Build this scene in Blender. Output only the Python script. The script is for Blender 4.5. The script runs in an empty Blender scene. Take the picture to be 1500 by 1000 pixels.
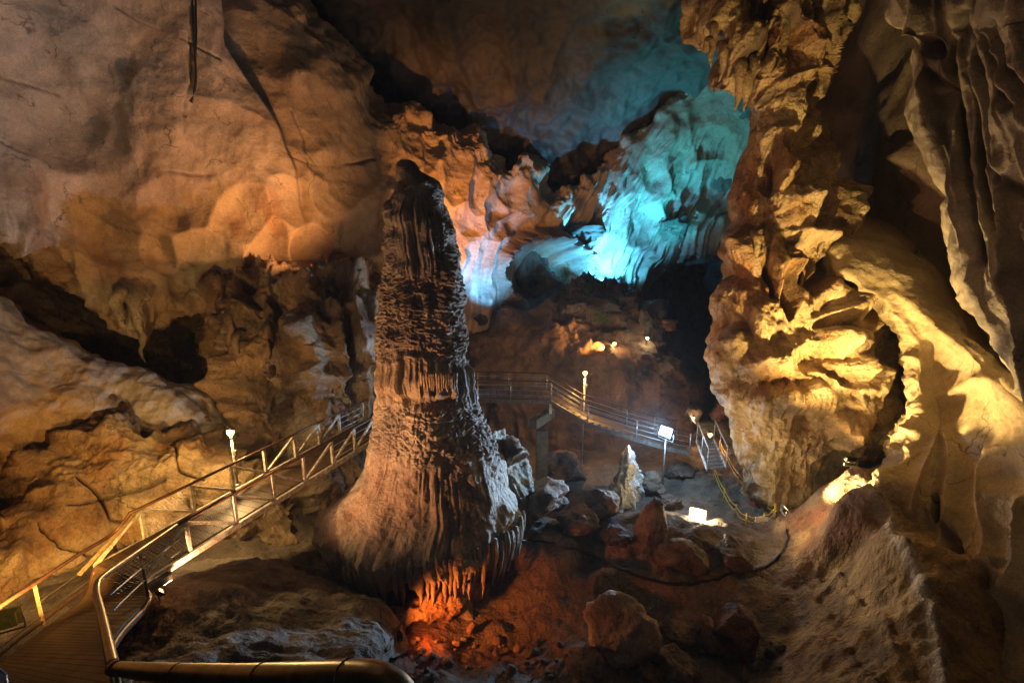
import bpy, bmesh, math, random
import numpy as np
from mathutils import Vector, Matrix

# ------------------------------------------------------------------ camera, world, exposure
scene = bpy.context.scene
COL = scene.collection
F = 700.0                      # focal length in photo pixels (1500 wide)
PITCH = math.radians(11.5)
EYE = np.array([0.0, 0.0, 10.0])
cam_d = bpy.data.cameras.new('camera')
cam_d.sensor_width = 36.0
cam_d.lens = F / 1500.0 * 36.0
cam_d.clip_start = 0.05
cam_d.clip_end = 400.0
cam = bpy.data.objects.new('camera', cam_d)
cam.location = EYE
cam.rotation_euler = (math.radians(90) - PITCH, 0, 0)
COL.objects.link(cam)
scene.camera = cam

world = bpy.data.worlds.new('World')
scene.world = world
world.use_nodes = True
wb = world.node_tree.nodes['Background']
wb.inputs['Color'].default_value = (0.02, 0.025, 0.03, 1)
wb.inputs['Strength'].default_value = 0.05      # no daylight reaches this cave

vs = scene.view_settings
vs.view_transform = 'Standard'
vs.look = 'None'
vs.exposure = -0.25
vs.gamma = 1.0
vs.use_curve_mapping = False
scene.render.engine = 'CYCLES'
scene.cycles.use_denoising = True
scene.cycles.max_bounces = 5
scene.cycles.diffuse_bounces = 2
scene.cycles.use_adaptive_sampling = True
scene.cycles.adaptive_threshold = 0.025
scene.cycles.glossy_bounces = 2
scene.cycles.sample_clamp_indirect = 4.0
scene.cycles.use_light_tree = True

CT, ST = math.cos(PITCH), math.sin(PITCH)
RIGHT = np.array([1.0, 0, 0]); FWD = np.array([0, CT, -ST]); UP = np.array([0, ST, CT])

def ray(px, py):
    x = (np.asarray(px, float) - 750.0) / F
    y = (np.asarray(py, float) - 500.0) / F
    return FWD + x[..., None] * RIGHT - y[..., None] * UP
def PX(px, py, d):
    """point seen at a photo pixel, at camera depth d"""
    return EYE + ray(px, py) * np.asarray(d, float)[..., None]
def PZ(px, py, z):
    """point seen at a photo pixel, lying on the level z"""
    r = ray(px, py)
    t = (np.asarray(z, float) - EYE[2]) / r[..., 2]
    return EYE + r * t[..., None]
def V3(a): return Vector([float(a[0]), float(a[1]), float(a[2])])
def project(P):
    d = P - EYE
    z = d @ FWD
    return 750 + F * (d @ RIGHT) / z, 500 - F * (d @ UP) / z, z

# ------------------------------------------------------------------ noise (vectorised)
_rng = np.random.RandomState(7)
_perm = _rng.permutation(4096)
_perm = np.concatenate([_perm, _perm, _perm])
_val = _rng.rand(4096).astype(np.float32) * 2 - 1
_jit = _rng.rand(4096, 3).astype(np.float32)
def _hash(i, j, k):
    return _perm[_perm[_perm[i & 4095] + (j & 4095)] + (k & 4095)]
def noise(P):
    i = np.floor(P).astype(np.int64)
    f = (P - i).astype(np.float32)
    w = f * f * f * (f * (f * 6 - 15) + 10)
    r = 0
    for a in (0, 1):
        wa = w[:, 0] if a else 1 - w[:, 0]
        for b in (0, 1):
            wbb = w[:, 1] if b else 1 - w[:, 1]
            for c in (0, 1):
                wc = w[:, 2] if c else 1 - w[:, 2]
                r = r + wa * wbb * wc * _val[_hash(i[:, 0] + a, i[:, 1] + b, i[:, 2] + c)]
    return r
def fbm(P, octv=5, gain=0.5, lac=2.03):
    r = 0; a = 1.0; Q = np.array(P, float)
    for o in range(octv):
        r = r + a * noise(Q + 17.3 * o)
        a *= gain; Q = Q * lac
    return r
def ridged(P, octv=4, gain=0.5):
    r = 0; a = 1.0; Q = np.array(P, float)
    for o in range(octv):
        r = r + a * (1 - 2 * np.abs(noise(Q + 31.7 * o)))
        a *= gain; Q = Q * 2.1
    return r
def worley(P):
    i = np.floor(P).astype(np.int64)
    f = P - i
    d1 = np.full(len(P), 9.0); d2 = np.full(len(P), 9.0)
    idc = np.zeros(len(P), np.int64)
    for a in (-1, 0, 1):
        for b in (-1, 0, 1):
            for c in (-1, 0, 1):
                h = _hash(i[:, 0] + a, i[:, 1] + b, i[:, 2] + c)
                q = _jit[h % 4096] + np.array([a, b, c]) - f
                d = (q * q).sum(1)
                m = d < d1
                d2 = np.where(m, d1, np.minimum(d2, d))
                idc = np.where(m, h % 4096, idc)
                d1 = np.where(m, d, d1)
    return np.sqrt(d1), np.sqrt(d2), idc
def smooth(x, a, b):
    t = np.clip((x - a) / (b - a), 0, 1)
    return t * t * (3 - 2 * t)
def pdist(px, py, poly):
    """distance in photo pixels to a polyline"""
    d = np.full(px.shape, 1e9)
    for (x0, y0), (x1, y1) in zip(poly[:-1], poly[1:]):
        dx, dy = x1 - x0, y1 - y0
        t = np.clip(((px - x0) * dx + (py - y0) * dy) / (dx * dx + dy * dy + 1e-9), 0, 1)
        d = np.minimum(d, np.hypot(px - x0 - t * dx, py - y0 - t * dy))
    return d
def pside(px, py, poly):
    """signed distance: positive to the right of the polyline's direction (image y down)"""
    best = np.full(px.shape, 1e9); sg = np.zeros(px.shape)
    for (x0, y0), (x1, y1) in zip(poly[:-1], poly[1:]):
        dx, dy = x1 - x0, y1 - y0
        t = np.clip(((px - x0) * dx + (py - y0) * dy) / (dx * dx + dy * dy + 1e-9), 0, 1)
        d = np.hypot(px - x0 - t * dx, py - y0 - t * dy)
        s = np.sign(dx * (py - y0) - dy * (px - x0))
        m = d < best
        best = np.where(m, d, best); sg = np.where(m, s, sg)
    return best * sg
def dishes(px, py, lst):
    """concave scallops with crisp rims: (cx, cy, rx, ry, rot_deg, depth)"""
    r = np.zeros(px.shape)
    for cx, cy, rx, ry, rot, dep in lst:
        c, s = math.cos(math.radians(rot)), math.sin(math.radians(rot))
        dx, dy = px - cx, py - cy
        q = ((dx * c + dy * s) / rx) ** 2 + ((-dx * s + dy * c) / ry) ** 2
        r = np.minimum(r, np.where(q < 1, -dep * (1 - q), 0))
    return r
def blobs(px, py, lst):
    r = np.zeros(px.shape)
    for cx, cy, rx, ry in lst:
        r = np.maximum(r, np.exp(-((px - cx) / rx) ** 2 - ((py - cy) / ry) ** 2))
    return r
def lerp3(a, b, t):
    t = np.clip(t, 0, 1)[:, None]
    return a * (1 - t) + np.array(b) * t

# ------------------------------------------------------------------ materials
def nodes_of(m):
    m.use_nodes = True
    return m.node_tree.nodes, m.node_tree.links
def rock_material(name, rough=0.72, bump=0.5, scale=1.0, wet=0.0, spec=0.35, mott=1.0, crack=1.0, crack_scale=1.0):
    m = bpy.data.materials.new(name)
    N, L = nodes_of(m)
    b = N['Principled BSDF']
    at = N.new('ShaderNodeAttribute'); at.attribute_name = 'Col'
    tc = N.new('ShaderNodeTexCoord')
    n1 = N.new('ShaderNodeTexNoise'); n1.inputs['Scale'].default_value = 1.3 * scale; n1.inputs['Detail'].default_value = 5; n1.inputs['Roughness'].default_value = 0.68
    n2 = N.new('ShaderNodeTexNoise'); n2.inputs['Scale'].default_value = 9.0 * scale; n2.inputs['Detail'].default_value = 3; n2.inputs['Roughness'].default_value = 0.7
    for n in (n1, n2): L.new(tc.outputs['Object'], n.inputs['Vector'])
    r1 = N.new('ShaderNodeMapRange'); r1.inputs[1].default_value = 0.3; r1.inputs[2].default_value = 0.72; r1.inputs[3].default_value = 1 - .38 * mott; r1.inputs[4].default_value = 1 + .3 * mott
    L.new(n1.outputs['Fac'], r1.inputs[0])
    r2 = N.new('ShaderNodeMapRange'); r2.inputs[1].default_value = 0.3; r2.inputs[2].default_value = 0.7; r2.inputs[3].default_value = 1 - .28 * mott; r2.inputs[4].default_value = 1 + .22 * mott
    L.new(n2.outputs['Fac'], r2.inputs[0])
    mu = N.new('ShaderNodeMath'); mu.operation = 'MULTIPLY'
    L.new(r1.outputs[0], mu.inputs[0]); L.new(r2.outputs[0], mu.inputs[1])
    vm = N.new('ShaderNodeVectorMath'); vm.operation = 'SCALE'
    L.new(at.outputs['Color'], vm.inputs[0]); L.new(mu.outputs[0], vm.inputs['Scale'])
    # hairline crack network, broken up by a mask
    wn = N.new('ShaderNodeTexNoise'); wn.inputs['Scale'].default_value = 1.1; wn.inputs['Detail'].default_value = 3
    L.new(tc.outputs['Object'], wn.inputs['Vector'])
    wv = N.new('ShaderNodeVectorMath'); wv.operation = 'MULTIPLY_ADD'; wv.inputs[1].default_value = (1.6, 1.6, 1.6)
    L.new(wn.outputs['Color'], wv.inputs[0]); L.new(tc.outputs['Object'], wv.inputs[2])
    vo = N.new('ShaderNodeTexVoronoi'); vo.feature = 'DISTANCE_TO_EDGE'; vo.inputs['Scale'].default_value = 0.42 * crack_scale
    L.new(wv.outputs[0], vo.inputs['Vector'])
    ck = N.new('ShaderNodeMapRange'); ck.inputs[1].default_value = 0.0; ck.inputs[2].default_value = 0.016 * crack_scale; ck.inputs[3].default_value = 1.0; ck.inputs[4].default_value = 0.0
    L.new(vo.outputs['Distance'], ck.inputs[0])
    cm = N.new('ShaderNodeMapRange'); cm.inputs[1].default_value = 0.48; cm.inputs[2].default_value = 0.62; cm.inputs[3].default_value = 0.0; cm.inputs[4].default_value = crack
    L.new(wn.outputs['Fac'], cm.inputs[0])
    cx_ = N.new('ShaderNodeMath'); cx_.operation = 'MULTIPLY'; L.new(ck.outputs[0], cx_.inputs[0]); L.new(cm.outputs[0], cx_.inputs[1])
    gr = N.new('ShaderNodeTexNoise'); gr.inputs['Scale'].default_value = 34.0 * scale; gr.inputs['Detail'].default_value = 2
    L.new(tc.outputs['Object'], gr.inputs['Vector'])
    gm = N.new('ShaderNodeMapRange'); gm.inputs[1].default_value = 0.3; gm.inputs[2].default_value = 0.7; gm.inputs[3].default_value = 0.80; gm.inputs[4].default_value = 1.18
    L.new(gr.outputs['Fac'], gm.inputs[0])
    dk = N.new('ShaderNodeMath'); dk.operation = 'MULTIPLY_ADD'; dk.inputs[1].default_value = -0.72; dk.inputs[2].default_value = 1.0
    L.new(cx_.outputs[0], dk.inputs[0])
    dg = N.new('ShaderNodeMath'); dg.operation = 'MULTIPLY'; L.new(dk.outputs[0], dg.inputs[0]); L.new(gm.outputs[0], dg.inputs[1])
    vm2 = N.new('ShaderNodeVectorMath'); vm2.operation = 'SCALE'
    L.new(vm.outputs['Vector'], vm2.inputs[0]); L.new(dg.outputs[0], vm2.inputs['Scale'])
    L.new(vm2.outputs['Vector'], b.inputs['Base Color'])
    rr = N.new('ShaderNodeMapRange'); rr.inputs[1].default_value = 0.35; rr.inputs[2].default_value = 0.65
    rr.inputs[3].default_value = max(0.12, rough - 0.12 - wet); rr.inputs[4].default_value = min(1.0, rough + 0.12)
    L.new(n2.outputs['Fac'], rr.inputs[0]); L.new(rr.outputs[0], b.inputs['Roughness'])
    b.inputs['Specular IOR Level'].default_value = spec
    # fine relief
    a1 = N.new('ShaderNodeMath'); a1.operation = 'MULTIPLY_ADD'; a1.inputs[1].default_value = 0.35
    L.new(n2.outputs['Fac'], a1.inputs[0]); L.new(n1.outputs['Fac'], a1.inputs[2])
    n3 = N.new('ShaderNodeTexNoise'); n3.inputs['Scale'].default_value = 3.6 * scale; n3.inputs['Detail'].default_value = 4; n3.inputs['Roughness'].default_value = 0.75
    try: n3.noise_type = 'RIDGED_MULTIFRACTAL'; n3.normalize = True
    except Exception: pass
    L.new(tc.outputs['Object'], n3.inputs['Vector'])
    a2 = N.new('ShaderNodeMath'); a2.operation = 'MULTIPLY_ADD'; a2.inputs[1].default_value = 0.22
    L.new(n3.outputs['Fac'], a2.inputs[0]); L.new(a1.outputs[0], a2.inputs[2])
    bp = N.new('ShaderNodeBump'); bp.inputs['Strength'].default_value = bump; bp.inputs['Distance'].default_value = 0.24 / scale
    L.new(a2.outputs[0], bp.inputs['Height']); L.new(bp.outputs['Normal'], b.inputs['Normal'])
    return m
def plain_material(name, col, rough=0.5, metal=0.0, var=0.35, scale=14.0, rust=None, bump=0.15):
    m = bpy.data.materials.new(name)
    N, L = nodes_of(m)
    b = N['Principled BSDF']
    tc = N.new('ShaderNodeTexCoord')
    n1 = N.new('ShaderNodeTexNoise'); n1.inputs['Scale'].default_value = scale; n1.inputs['Detail'].default_value = 6; n1.inputs['Roughness'].default_value = 0.7
    L.new(tc.outputs['Object'], n1.inputs['Vector'])
    cr = N.new('ShaderNodeValToRGB')
    e = cr.color_ramp.elements
    lo = rust if rust else tuple(c * (1 - var) for c in col)
    e[0].position = 0.38; e[0].color = (*lo, 1)
    e[1].position = 0.58; e[1].color = (*col, 1)
    L.new(n1.outputs['Fac'], cr.inputs[0]); L.new(cr.outputs[0], b.inputs['Base Color'])
    b.inputs['Roughness'].default_value = rough
    b.inputs['Metallic'].default_value = metal
    bp = N.new('ShaderNodeBump'); bp.inputs['Strength'].default_value = bump; bp.inputs['Distance'].default_value = 0.01
    L.new(n1.outputs['Fac'], bp.inputs['Height']); L.new(bp.outputs['Normal'], b.inputs['Normal'])
    return m
def glow_material(name, col, strength):
    m = bpy.data.materials.new(name)
    N, L = nodes_of(m)
    b = N['Principled BSDF']
    b.inputs['Base Color'].default_value = (*col, 1)
    b.inputs['Emission Color'].default_value = (*col, 1)
    b.inputs['Emission Strength'].default_value = strength
    return m

M_ROCK = rock_material('limestone', 0.75, 0.75, 1.0, crack_scale=2.0)
M_SMOOTH = rock_material('smooth_limestone', 0.66, 0.32, 0.9, mott=.55, spec=.45)
M_WET = rock_material('wet_flowstone', 0.5, 0.9, 1.2, wet=0.14, spec=0.55, crack_scale=1.8)
M_GROUND = rock_material('cave_ground', 0.78, 1.0, 1.2, crack_scale=1.6, crack=.7)
M_PAINT = plain_material('chipped_white_paint', (0.74, 0.72, 0.66), 0.45, 0.0, rust=(0.34, 0.25, 0.17), scale=9)
M_STEEL = plain_material('galvanised_steel', (0.42, 0.42, 0.42), 0.4, 0.7, var=0.4)
M_RUST = plain_material('rust_brown_rail', (0.12, 0.055, 0.035), 0.45, 0.3, var=0.5)
M_DARK = plain_material('dark_metal', (0.03, 0.03, 0.032), 0.45, 0.3)
M_BRASS = plain_material('worn_steel_rail', (0.30, 0.25, 0.17), 0.32, 0.85, var=0.45, scale=6)
M_YELLOW = plain_material('yellow_paint', (0.62, 0.42, 0.03), 0.45, var=0.35)
M_RED = plain_material('red_plastic', (0.55, 0.03, 0.02), 0.45)
M_WHITE = plain_material('white_board', (0.7, 0.7, 0.66), 0.5, var=0.15)
M_CABLE = plain_material('black_cable', (0.02, 0.018, 0.016), 0.5)
M_CONC = plain_material('concrete', (0.15, 0.14, 0.12), 0.85, var=0.45, scale=5, bump=0.5)
M_DECK = plain_material('brown_deck', (0.10, 0.062, 0.032), 0.5, var=0.55, scale=3.5, bump=0.4)
M_MOSS = plain_material('lamp_moss', (0.10, 0.24, 0.03), 0.6, var=0.4)

# ------------------------------------------------------------------ object helpers
def tag(o, label=None, cat=None, group=None, kind=None):
    if label: o['label'] = label
    if cat: o['category'] = cat
    if group: o['group'] = group
    if kind: o['kind'] = kind
    return o
def empty(name, loc):
    o = bpy.data.objects.new(name, None); COL.objects.link(o)
    o.empty_display_size = 0.2
    o.location = V3(loc)
    return o
def link(name, me, mat, parent=None):
    o = bpy.data.objects.new(name, me); COL.objects.link(o)
    if mat is not None:
        me.materials.clear(); me.materials.append(mat)
    if parent is not None:
        o.parent = parent
        pm = Matrix.Translation(parent.location) if parent.type == 'EMPTY' and parent.parent is None else parent.matrix_basis
        o.matrix_parent_inverse = pm.inverted()
    return o
def grid_mesh(name, P, nu, nv, colr=None, closed_u=False, flip=False):
    """P: (nv*nu,3), row major; quads between rows"""
    me = bpy.data.meshes.new(name)
    idx = np.arange(nu * nv).reshape(nv, nu)
    if closed_u: idx = np.concatenate([idx, idx[:, :1]], 1)
    q = np.stack([idx[:-1, :-1], idx[:-1, 1:], idx[1:, 1:], idx[1:, :-1]], -1).reshape(-1, 4)
    if flip: q = q[:, ::-1]
    me.vertices.add(len(P)); me.vertices.foreach_set('co', P.astype(np.float32).ravel())
    me.loops.add(q.size); me.loops.foreach_set('vertex_index', q.astype(np.int32).ravel())
    me.polygons.add(len(q)); me.polygons.foreach_set('loop_start', np.arange(0, q.size, 4, dtype=np.int32))
    me.polygons.foreach_set('use_smooth', np.ones(len(q), bool))
    me.update(calc_edges=True)
    if colr is not None: set_col(me, colr)
    return me
def set_col(me, colr):
    a = me.attributes.new('Col', 'FLOAT_COLOR', 'POINT')
    c = np.ones((len(colr), 4), np.float32); c[:, :3] = np.clip(colr, 0.003, 0.9)
    a.data.foreach_set('color', c.ravel())
def grid_normals(P, nu, nv, closed_u=False):
    G = P.reshape(nv, nu, 3)
    if closed_u:
        du = np.roll(G, -1, 1) - np.roll(G, 1, 1)
    else:
        du = np.gradient(G, axis=1)
    dv = np.gradient(G, axis=0)
    n = np.cross(du, dv).reshape(-1, 3)
    return n / (np.linalg.norm(n, axis=1)[:, None] + 1e-12)
def catmull(A, n):
    """A: (k, ...) control values -> n samples, Catmull-Rom, uniform"""
    k = len(A)
    t = np.linspace(0, k - 1, n)
    i = np.clip(np.floor(t).astype(int), 0, k - 2)
    f = (t - i).reshape((-1,) + (1,) * (A.ndim - 1))
    p0 = A[np.maximum(i - 1, 0)]; p1 = A[i]; p2 = A[i + 1]; p3 = A[np.minimum(i + 2, k - 1)]
    # end slopes extrapolated
    p0 = np.where((i == 0).reshape(f.shape), 2 * p1 - p2, p0)
    p3 = np.where((i == k - 2).reshape(f.shape), 2 * p2 - p1, p3)
    return 0.5 * (2 * p1 + (p2 - p0) * f + (2 * p0 - 5 * p1 + 4 * p2 - p3) * f ** 2 + (3 * p1 - p0 - 3 * p2 + p3) * f ** 3)
def loft(rows, nu, nv):
    A = np.array(rows, float)                 # (R, C, 3) px, py, depth
    A = catmull(A, nv)                        # rows
    A = catmull(A.transpose(1, 0, 2), nu).transpose(1, 0, 2)
    return A.reshape(-1, 3)
def patch(name, rows, nu, nv, disp, colf, mat, warp=0.0):
    C = loft(rows, nu, nv)
    px, py, d = C[:, 0], C[:, 1], np.maximum(C[:, 2], 0.6)
    P = PX(px, py, d)
    n = grid_normals(P, nu, nv)
    tow = (n * (EYE - P)).sum(1)
    flip = np.median(tow) < 0
    if flip: n = -n
    uu = np.tile(np.linspace(0, 1, nu), nv); vv = np.repeat(np.linspace(0, 1, nv), nu)
    h, = (disp(P, px, py, uu, vv),)
    Q = P + n * h[:, None]
    c = colf(P, px, py, uu, vv, h)
    me = grid_mesh(name, Q, nu, nv, c, flip=not flip)
    return link(name, me, mat)
def merge_mesh(name, verts, faces, mat, parent=None, smooth_=False, colr=None):
    me = bpy.data.meshes.new(name)
    me.from_pydata([tuple(map(float, v)) for v in verts], [], faces)
    if smooth_: me.polygons.foreach_set('use_smooth', [True] * len(me.polygons))
    me.update()
    if colr is not None: set_col(me, colr)
    return link(name, me, mat, parent)
def tube_geo(pts, r, seg=8, cap=True):
    pts = [np.array(p, float) for p in pts]
    rs = r if hasattr(r, '__len__') else [r] * len(pts)
    V = []; Fc = []
    up = np.array([0, 0, 1.0])
    prev = None
    for i, p in enumerate(pts):
        a = pts[max(i - 1, 0)]; b = pts[min(i + 1, len(pts) - 1)]
        t = b - a; t = t / (np.linalg.norm(t) + 1e-9)
        if prev is None:
            s = np.cross(t, up)
            if np.linalg.norm(s) < 1e-3: s = np.cross(t, [1, 0, 0])
        else:
            s = prev - t * (prev @ t)
        s /= np.linalg.norm(s); prev = s
        w = np.cross(s, t)
        for k in range(seg):
            an = 2 * math.pi * k / seg
            V.append(p + rs[i] * (math.cos(an) * s + math.sin(an) * w))
    n = len(pts)
    for i in range(n - 1):
        for k in range(seg):
            k2 = (k + 1) % seg
            Fc.append((i * seg + k, i * seg + k2, (i + 1) * seg + k2, (i + 1) * seg + k))
    if cap:
        Fc.append(tuple(range(seg))[::-1]); Fc.append(tuple((n - 1) * seg + k for k in range(seg)))
    return V, Fc
def tube(name, pts, r, mat, parent=None, seg=8):
    V, Fc = tube_geo(pts, r, seg)
    return merge_mesh(name, V, Fc, mat, parent, smooth_=True)
def curve_pts(ctrl, n):
    return list(catmull(np.array(ctrl, float), n))
def bar_geo(a, b, w, h, up=(0, 0, 1)):
    """box beam from a to b"""
    a = np.array(a, float); b = np.array(b, float)
    t = b - a; t = t / np.linalg.norm(t)
    s = np.cross(t, up)
    if np.linalg.norm(s) < 1e-3: s = np.cross(t, [1, 0, 0])
    s /= np.linalg.norm(s); u = np.cross(s, t)
    V = []
    for p in (a, b):
        for i, j in ((-1, -1), (1, -1), (1, 1), (-1, 1)):
            V.append(p + s * i * w / 2 + u * j * h / 2)
    Fc = [(3, 2, 1, 0), (4, 5, 6, 7)] + [(k, (k + 1) % 4, (k + 1) % 4 + 4, k + 4) for k in range(4)]
    return V, Fc
def bar(name, a, b, w, h, mat, parent=None, up=(0, 0, 1), bevel=0.0):
    V, Fc = bar_geo(a, b, w, h, up)
    if bevel > 0:
        bm = bmesh.new()
        vs_ = [bm.verts.new(V3(v)) for v in V]
        for f in Fc: bm.faces.new([vs_[i] for i in f])
        bmesh.ops.bevel(bm, geom=list(bm.edges), offset=bevel, segments=1, affect='EDGES')
        me = bpy.data.meshes.new(name); bm.to_mesh(me); bm.free()
        return link(name, me, mat, parent)
    return merge_mesh(name, V, Fc, mat, parent)
def aim(o, direction):
    o.rotation_euler = V3(direction).to_track_quat('-Z', 'Y').to_euler()
def add_light(kind, loc, power, col, parent=None, target=None, size=0.12, angle=90, blend=0.9, name='lamp_light'):
    ld = bpy.data.lights.new(name, kind)
    ld.energy = power; ld.color = col
    if kind == 'SPOT':
        ld.spot_size = math.radians(angle); ld.spot_blend = blend
    ld.shadow_soft_size = size
    o = bpy.data.objects.new(name, ld); COL.objects.link(o)
    o.location = V3(loc)
    if target is not None: aim(o, np.array(target) - np.array(loc))
    if parent is not None:
        o.parent = parent
        o.matrix_parent_inverse = Matrix.Translation(parent.location).inverted()
    return o
#PART2
# ================================================================== THE CAVE
CREAM = np.array([0.50, 0.37, 0.25]); TAN = np.array([0.36, 0.24, 0.14]); RUSTC = np.array([0.30, 0.14, 0.06])
GREY = np.array([0.34, 0.33, 0.29]); DARKR = np.array([0.07, 0.055, 0.045]); PALE = np.array([0.60, 0.56, 0.48])
def base(n, c): return np.tile(np.array(c, float), (n, 1))
def struct(o): return tag(o, kind='structure')

# ---- outer rock shell far behind everything, closes the chamber
def build_shell():
    nu, nv = 160, 80
    th = np.linspace(0, 2 * math.pi, nu, endpoint=False); ph = np.linspace(0.02, math.pi - 0.02, nv)
    T, H = np.meshgrid(th, ph)
    D = np.stack([np.sin(H) * np.cos(T), np.sin(H) * np.sin(T), np.cos(H)], -1).reshape(-1, 3)
    P = D * np.array([34, 46, 24]) + np.array([0, 8, 12])
    P = P + D * (2.5 * fbm(P * 0.12, 5))[:, None]
    c = base(len(P), (0.22, 0.19, 0.16))
    me = grid_mesh('cave_chamber', P, nu, nv, c, closed_u=True)
    return struct(link('cave_chamber', me, M_ROCK))
build_shell()

# ---- back wall: smooth scalloped limestone
colx = [-500, -200, 0, 110, 200, 290, 370, 450, 510, 560, 600, 650, 700, 737, 775, 810, 860, 920, 990, 1060, 1130]
rim = [(-500, -520), (-220, -480), (-40, -400), (60, -330), (160, -260), (260, -180), (350, -90), (440, 0), (505, 85), (560, 170), (600, 160),
       (650, 193), (700, 215), (737, 258), (775, 232), (808, 292), (862, 262), (925, 200), (990, 140), (1060, 100), (1130, 90)]
lip = [(-500, 330), (-200, 320), (0, 332), (105, 388), (196, 468), (285, 442), (370, 470), (450, 480), (510, 500), (560, 520), (600, 520),
       (650, 500), (700, 488), (737, 486), (775, 484), (810, 482), (860, 478), (922, 440), (990, 366), (1060, 352), (1130, 345)]
wd = [9, 12.5, 16, 18, 19.2, 20.5, 21.7, 23, 24.3, 25.3, 26.4, 27.8, 29.2, 30.4, 31.6, 32.8, 34.2, 35.2, 35.6, 35.4, 34.5]
cols = []
for i in range(len(colx)):
    (rx, ry), (lx, ly), d = rim[i], lip[i], wd[i]
    top = -2.2 if i < 6 else (-0.4 if i < 17 else [-1.2, -3.2, -4.6, -5.0][i - 17])
    if 6 <= i < 9: top = -1.4
    ent = []
    for t, off in ((-0.06, top + 2.6), (0.0, top), (0.25, top * .62 - .5), (0.5, top * .3 - .2), (0.75, 0.25), (1.0, 0.1), (1.07, 2.6)):
        if t < 0:
            x, y = rx + 4, ry - 10
        elif t > 1:
            x, y = lx, ly + 14
        else:
            x = rx + (lx - rx) * t + (colx[i] - (rx + lx) / 2) * 4 * t * (1 - t); y = ry + (ly - ry) * t
        ent.append((x, y, d + off))
    cols.append(ent)
rowsA = [[c[k] for c in cols] for k in range(7)]
A_DISH = [(300, 400, 62, 66, -15, .9), (232, 372, 40, 30, 20, .5), (385, 395, 38, 62, 10, .75), (452, 372, 34, 52, 12, .7), (472, 440, 50, 40, 0, .5),
          (532, 345, 34, 40, 0, .55), (160, 350, 70, 48, 25, .55), (90, 330, 60, 40, 30, .45), (260, 300, 55, 40, 20, .4), (345, 320, 45, 40, 0, .45),
          (420, 300, 44, 40, -10, .4), (500, 262, 46, 50, 0, .4), (420, 200, 50, 70, 15, .4), (300, 205, 62, 60, 10, .45), (200, 200, 66, 80, -5, .35), (110, 200, 62, 70, 0, .35),
          (60, 90, 80, 70, 0, .4), (180, 80, 80, 60, 10, .4), (395, 90, 45, 80, -20, .4), (470, 150, 36, 60, -25, .4), (575, 240, 26, 50, 8, .4),
          (612, 215, 22, 45, 8, .5), (642, 215, 13, 48, 12, .6), (672, 255, 20, 60, 10, .55), (700, 285, 18, 60, 12, .6), (728, 310, 22, 44, 40, .6), (758, 275, 24, 44, 18, .6),
          (690, 330, 34, 26, -30, .4), (742, 338, 40, 24, -28, .5), (715, 400, 22, 70, 14, .6), (742, 395, 14, 62, 16, .6), (690, 420, 18, 60, 8, .5),
          (780, 340, 46, 22, -30, .5), (842, 330, 26, 46, 30, .7), (870, 370, 20, 44, 38, .8), (900, 330, 20, 60, 24, .6), (940, 310, 22, 60, 10, .7),
          (960, 240, 26, 60, 0, .7), (1000, 250, 22, 90, -4, .8), (1040, 200, 34, 50, -10, .8), (1045, 280, 30, 50, -14, .6), (985, 320, 24, 34, 0, .5), (905, 410, 16, 40, 6, .5), (880, 415, 14, 44, 10, .5),
          (930, 150, 50, 60, 0, .6), (800, 402, 62, 52, -20, 2.4)]
A_CRACK = [[(0, 205), (60, 240), (125, 268), (135, 300), (180, 330), (235, 350)], [(285, -40), (286, 60), (285, 120), (272, 165), (262, 200), (256, 235)],
           [(5, 80), (18, 110), (25, 120), (100, 150)], [(160, 5), (230, 40), (330, 80)], [(420, 225), (470, 240), (500, 248), (545, 235)],
           [(250, 250), (330, 262), (370, 285), (400, 320)], [(435, 150), (450, 190), (452, 215), (470, 240)], [(150, 365), (240, 368), (280, 378)], [(440, 375), (470, 384), (500, 378)]]
A_CREASE = [(324, -60), (330, 20), (336, 60), (383, 140), (410, 187), (432, 250), (440, 300), (446, 330)]
A_BIG = [(60, 60, 130, 150, 20, .9), (210, 60, 120, 130, -10, .8), (130, 230, 150, 110, 25, .8), (300, 230, 110, 100, 10, .8), (410, 110, 70, 130, -22, .7), (450, 260, 90, 80, 0, .6), (-60, 220, 140, 130, 0, .8)]
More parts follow.
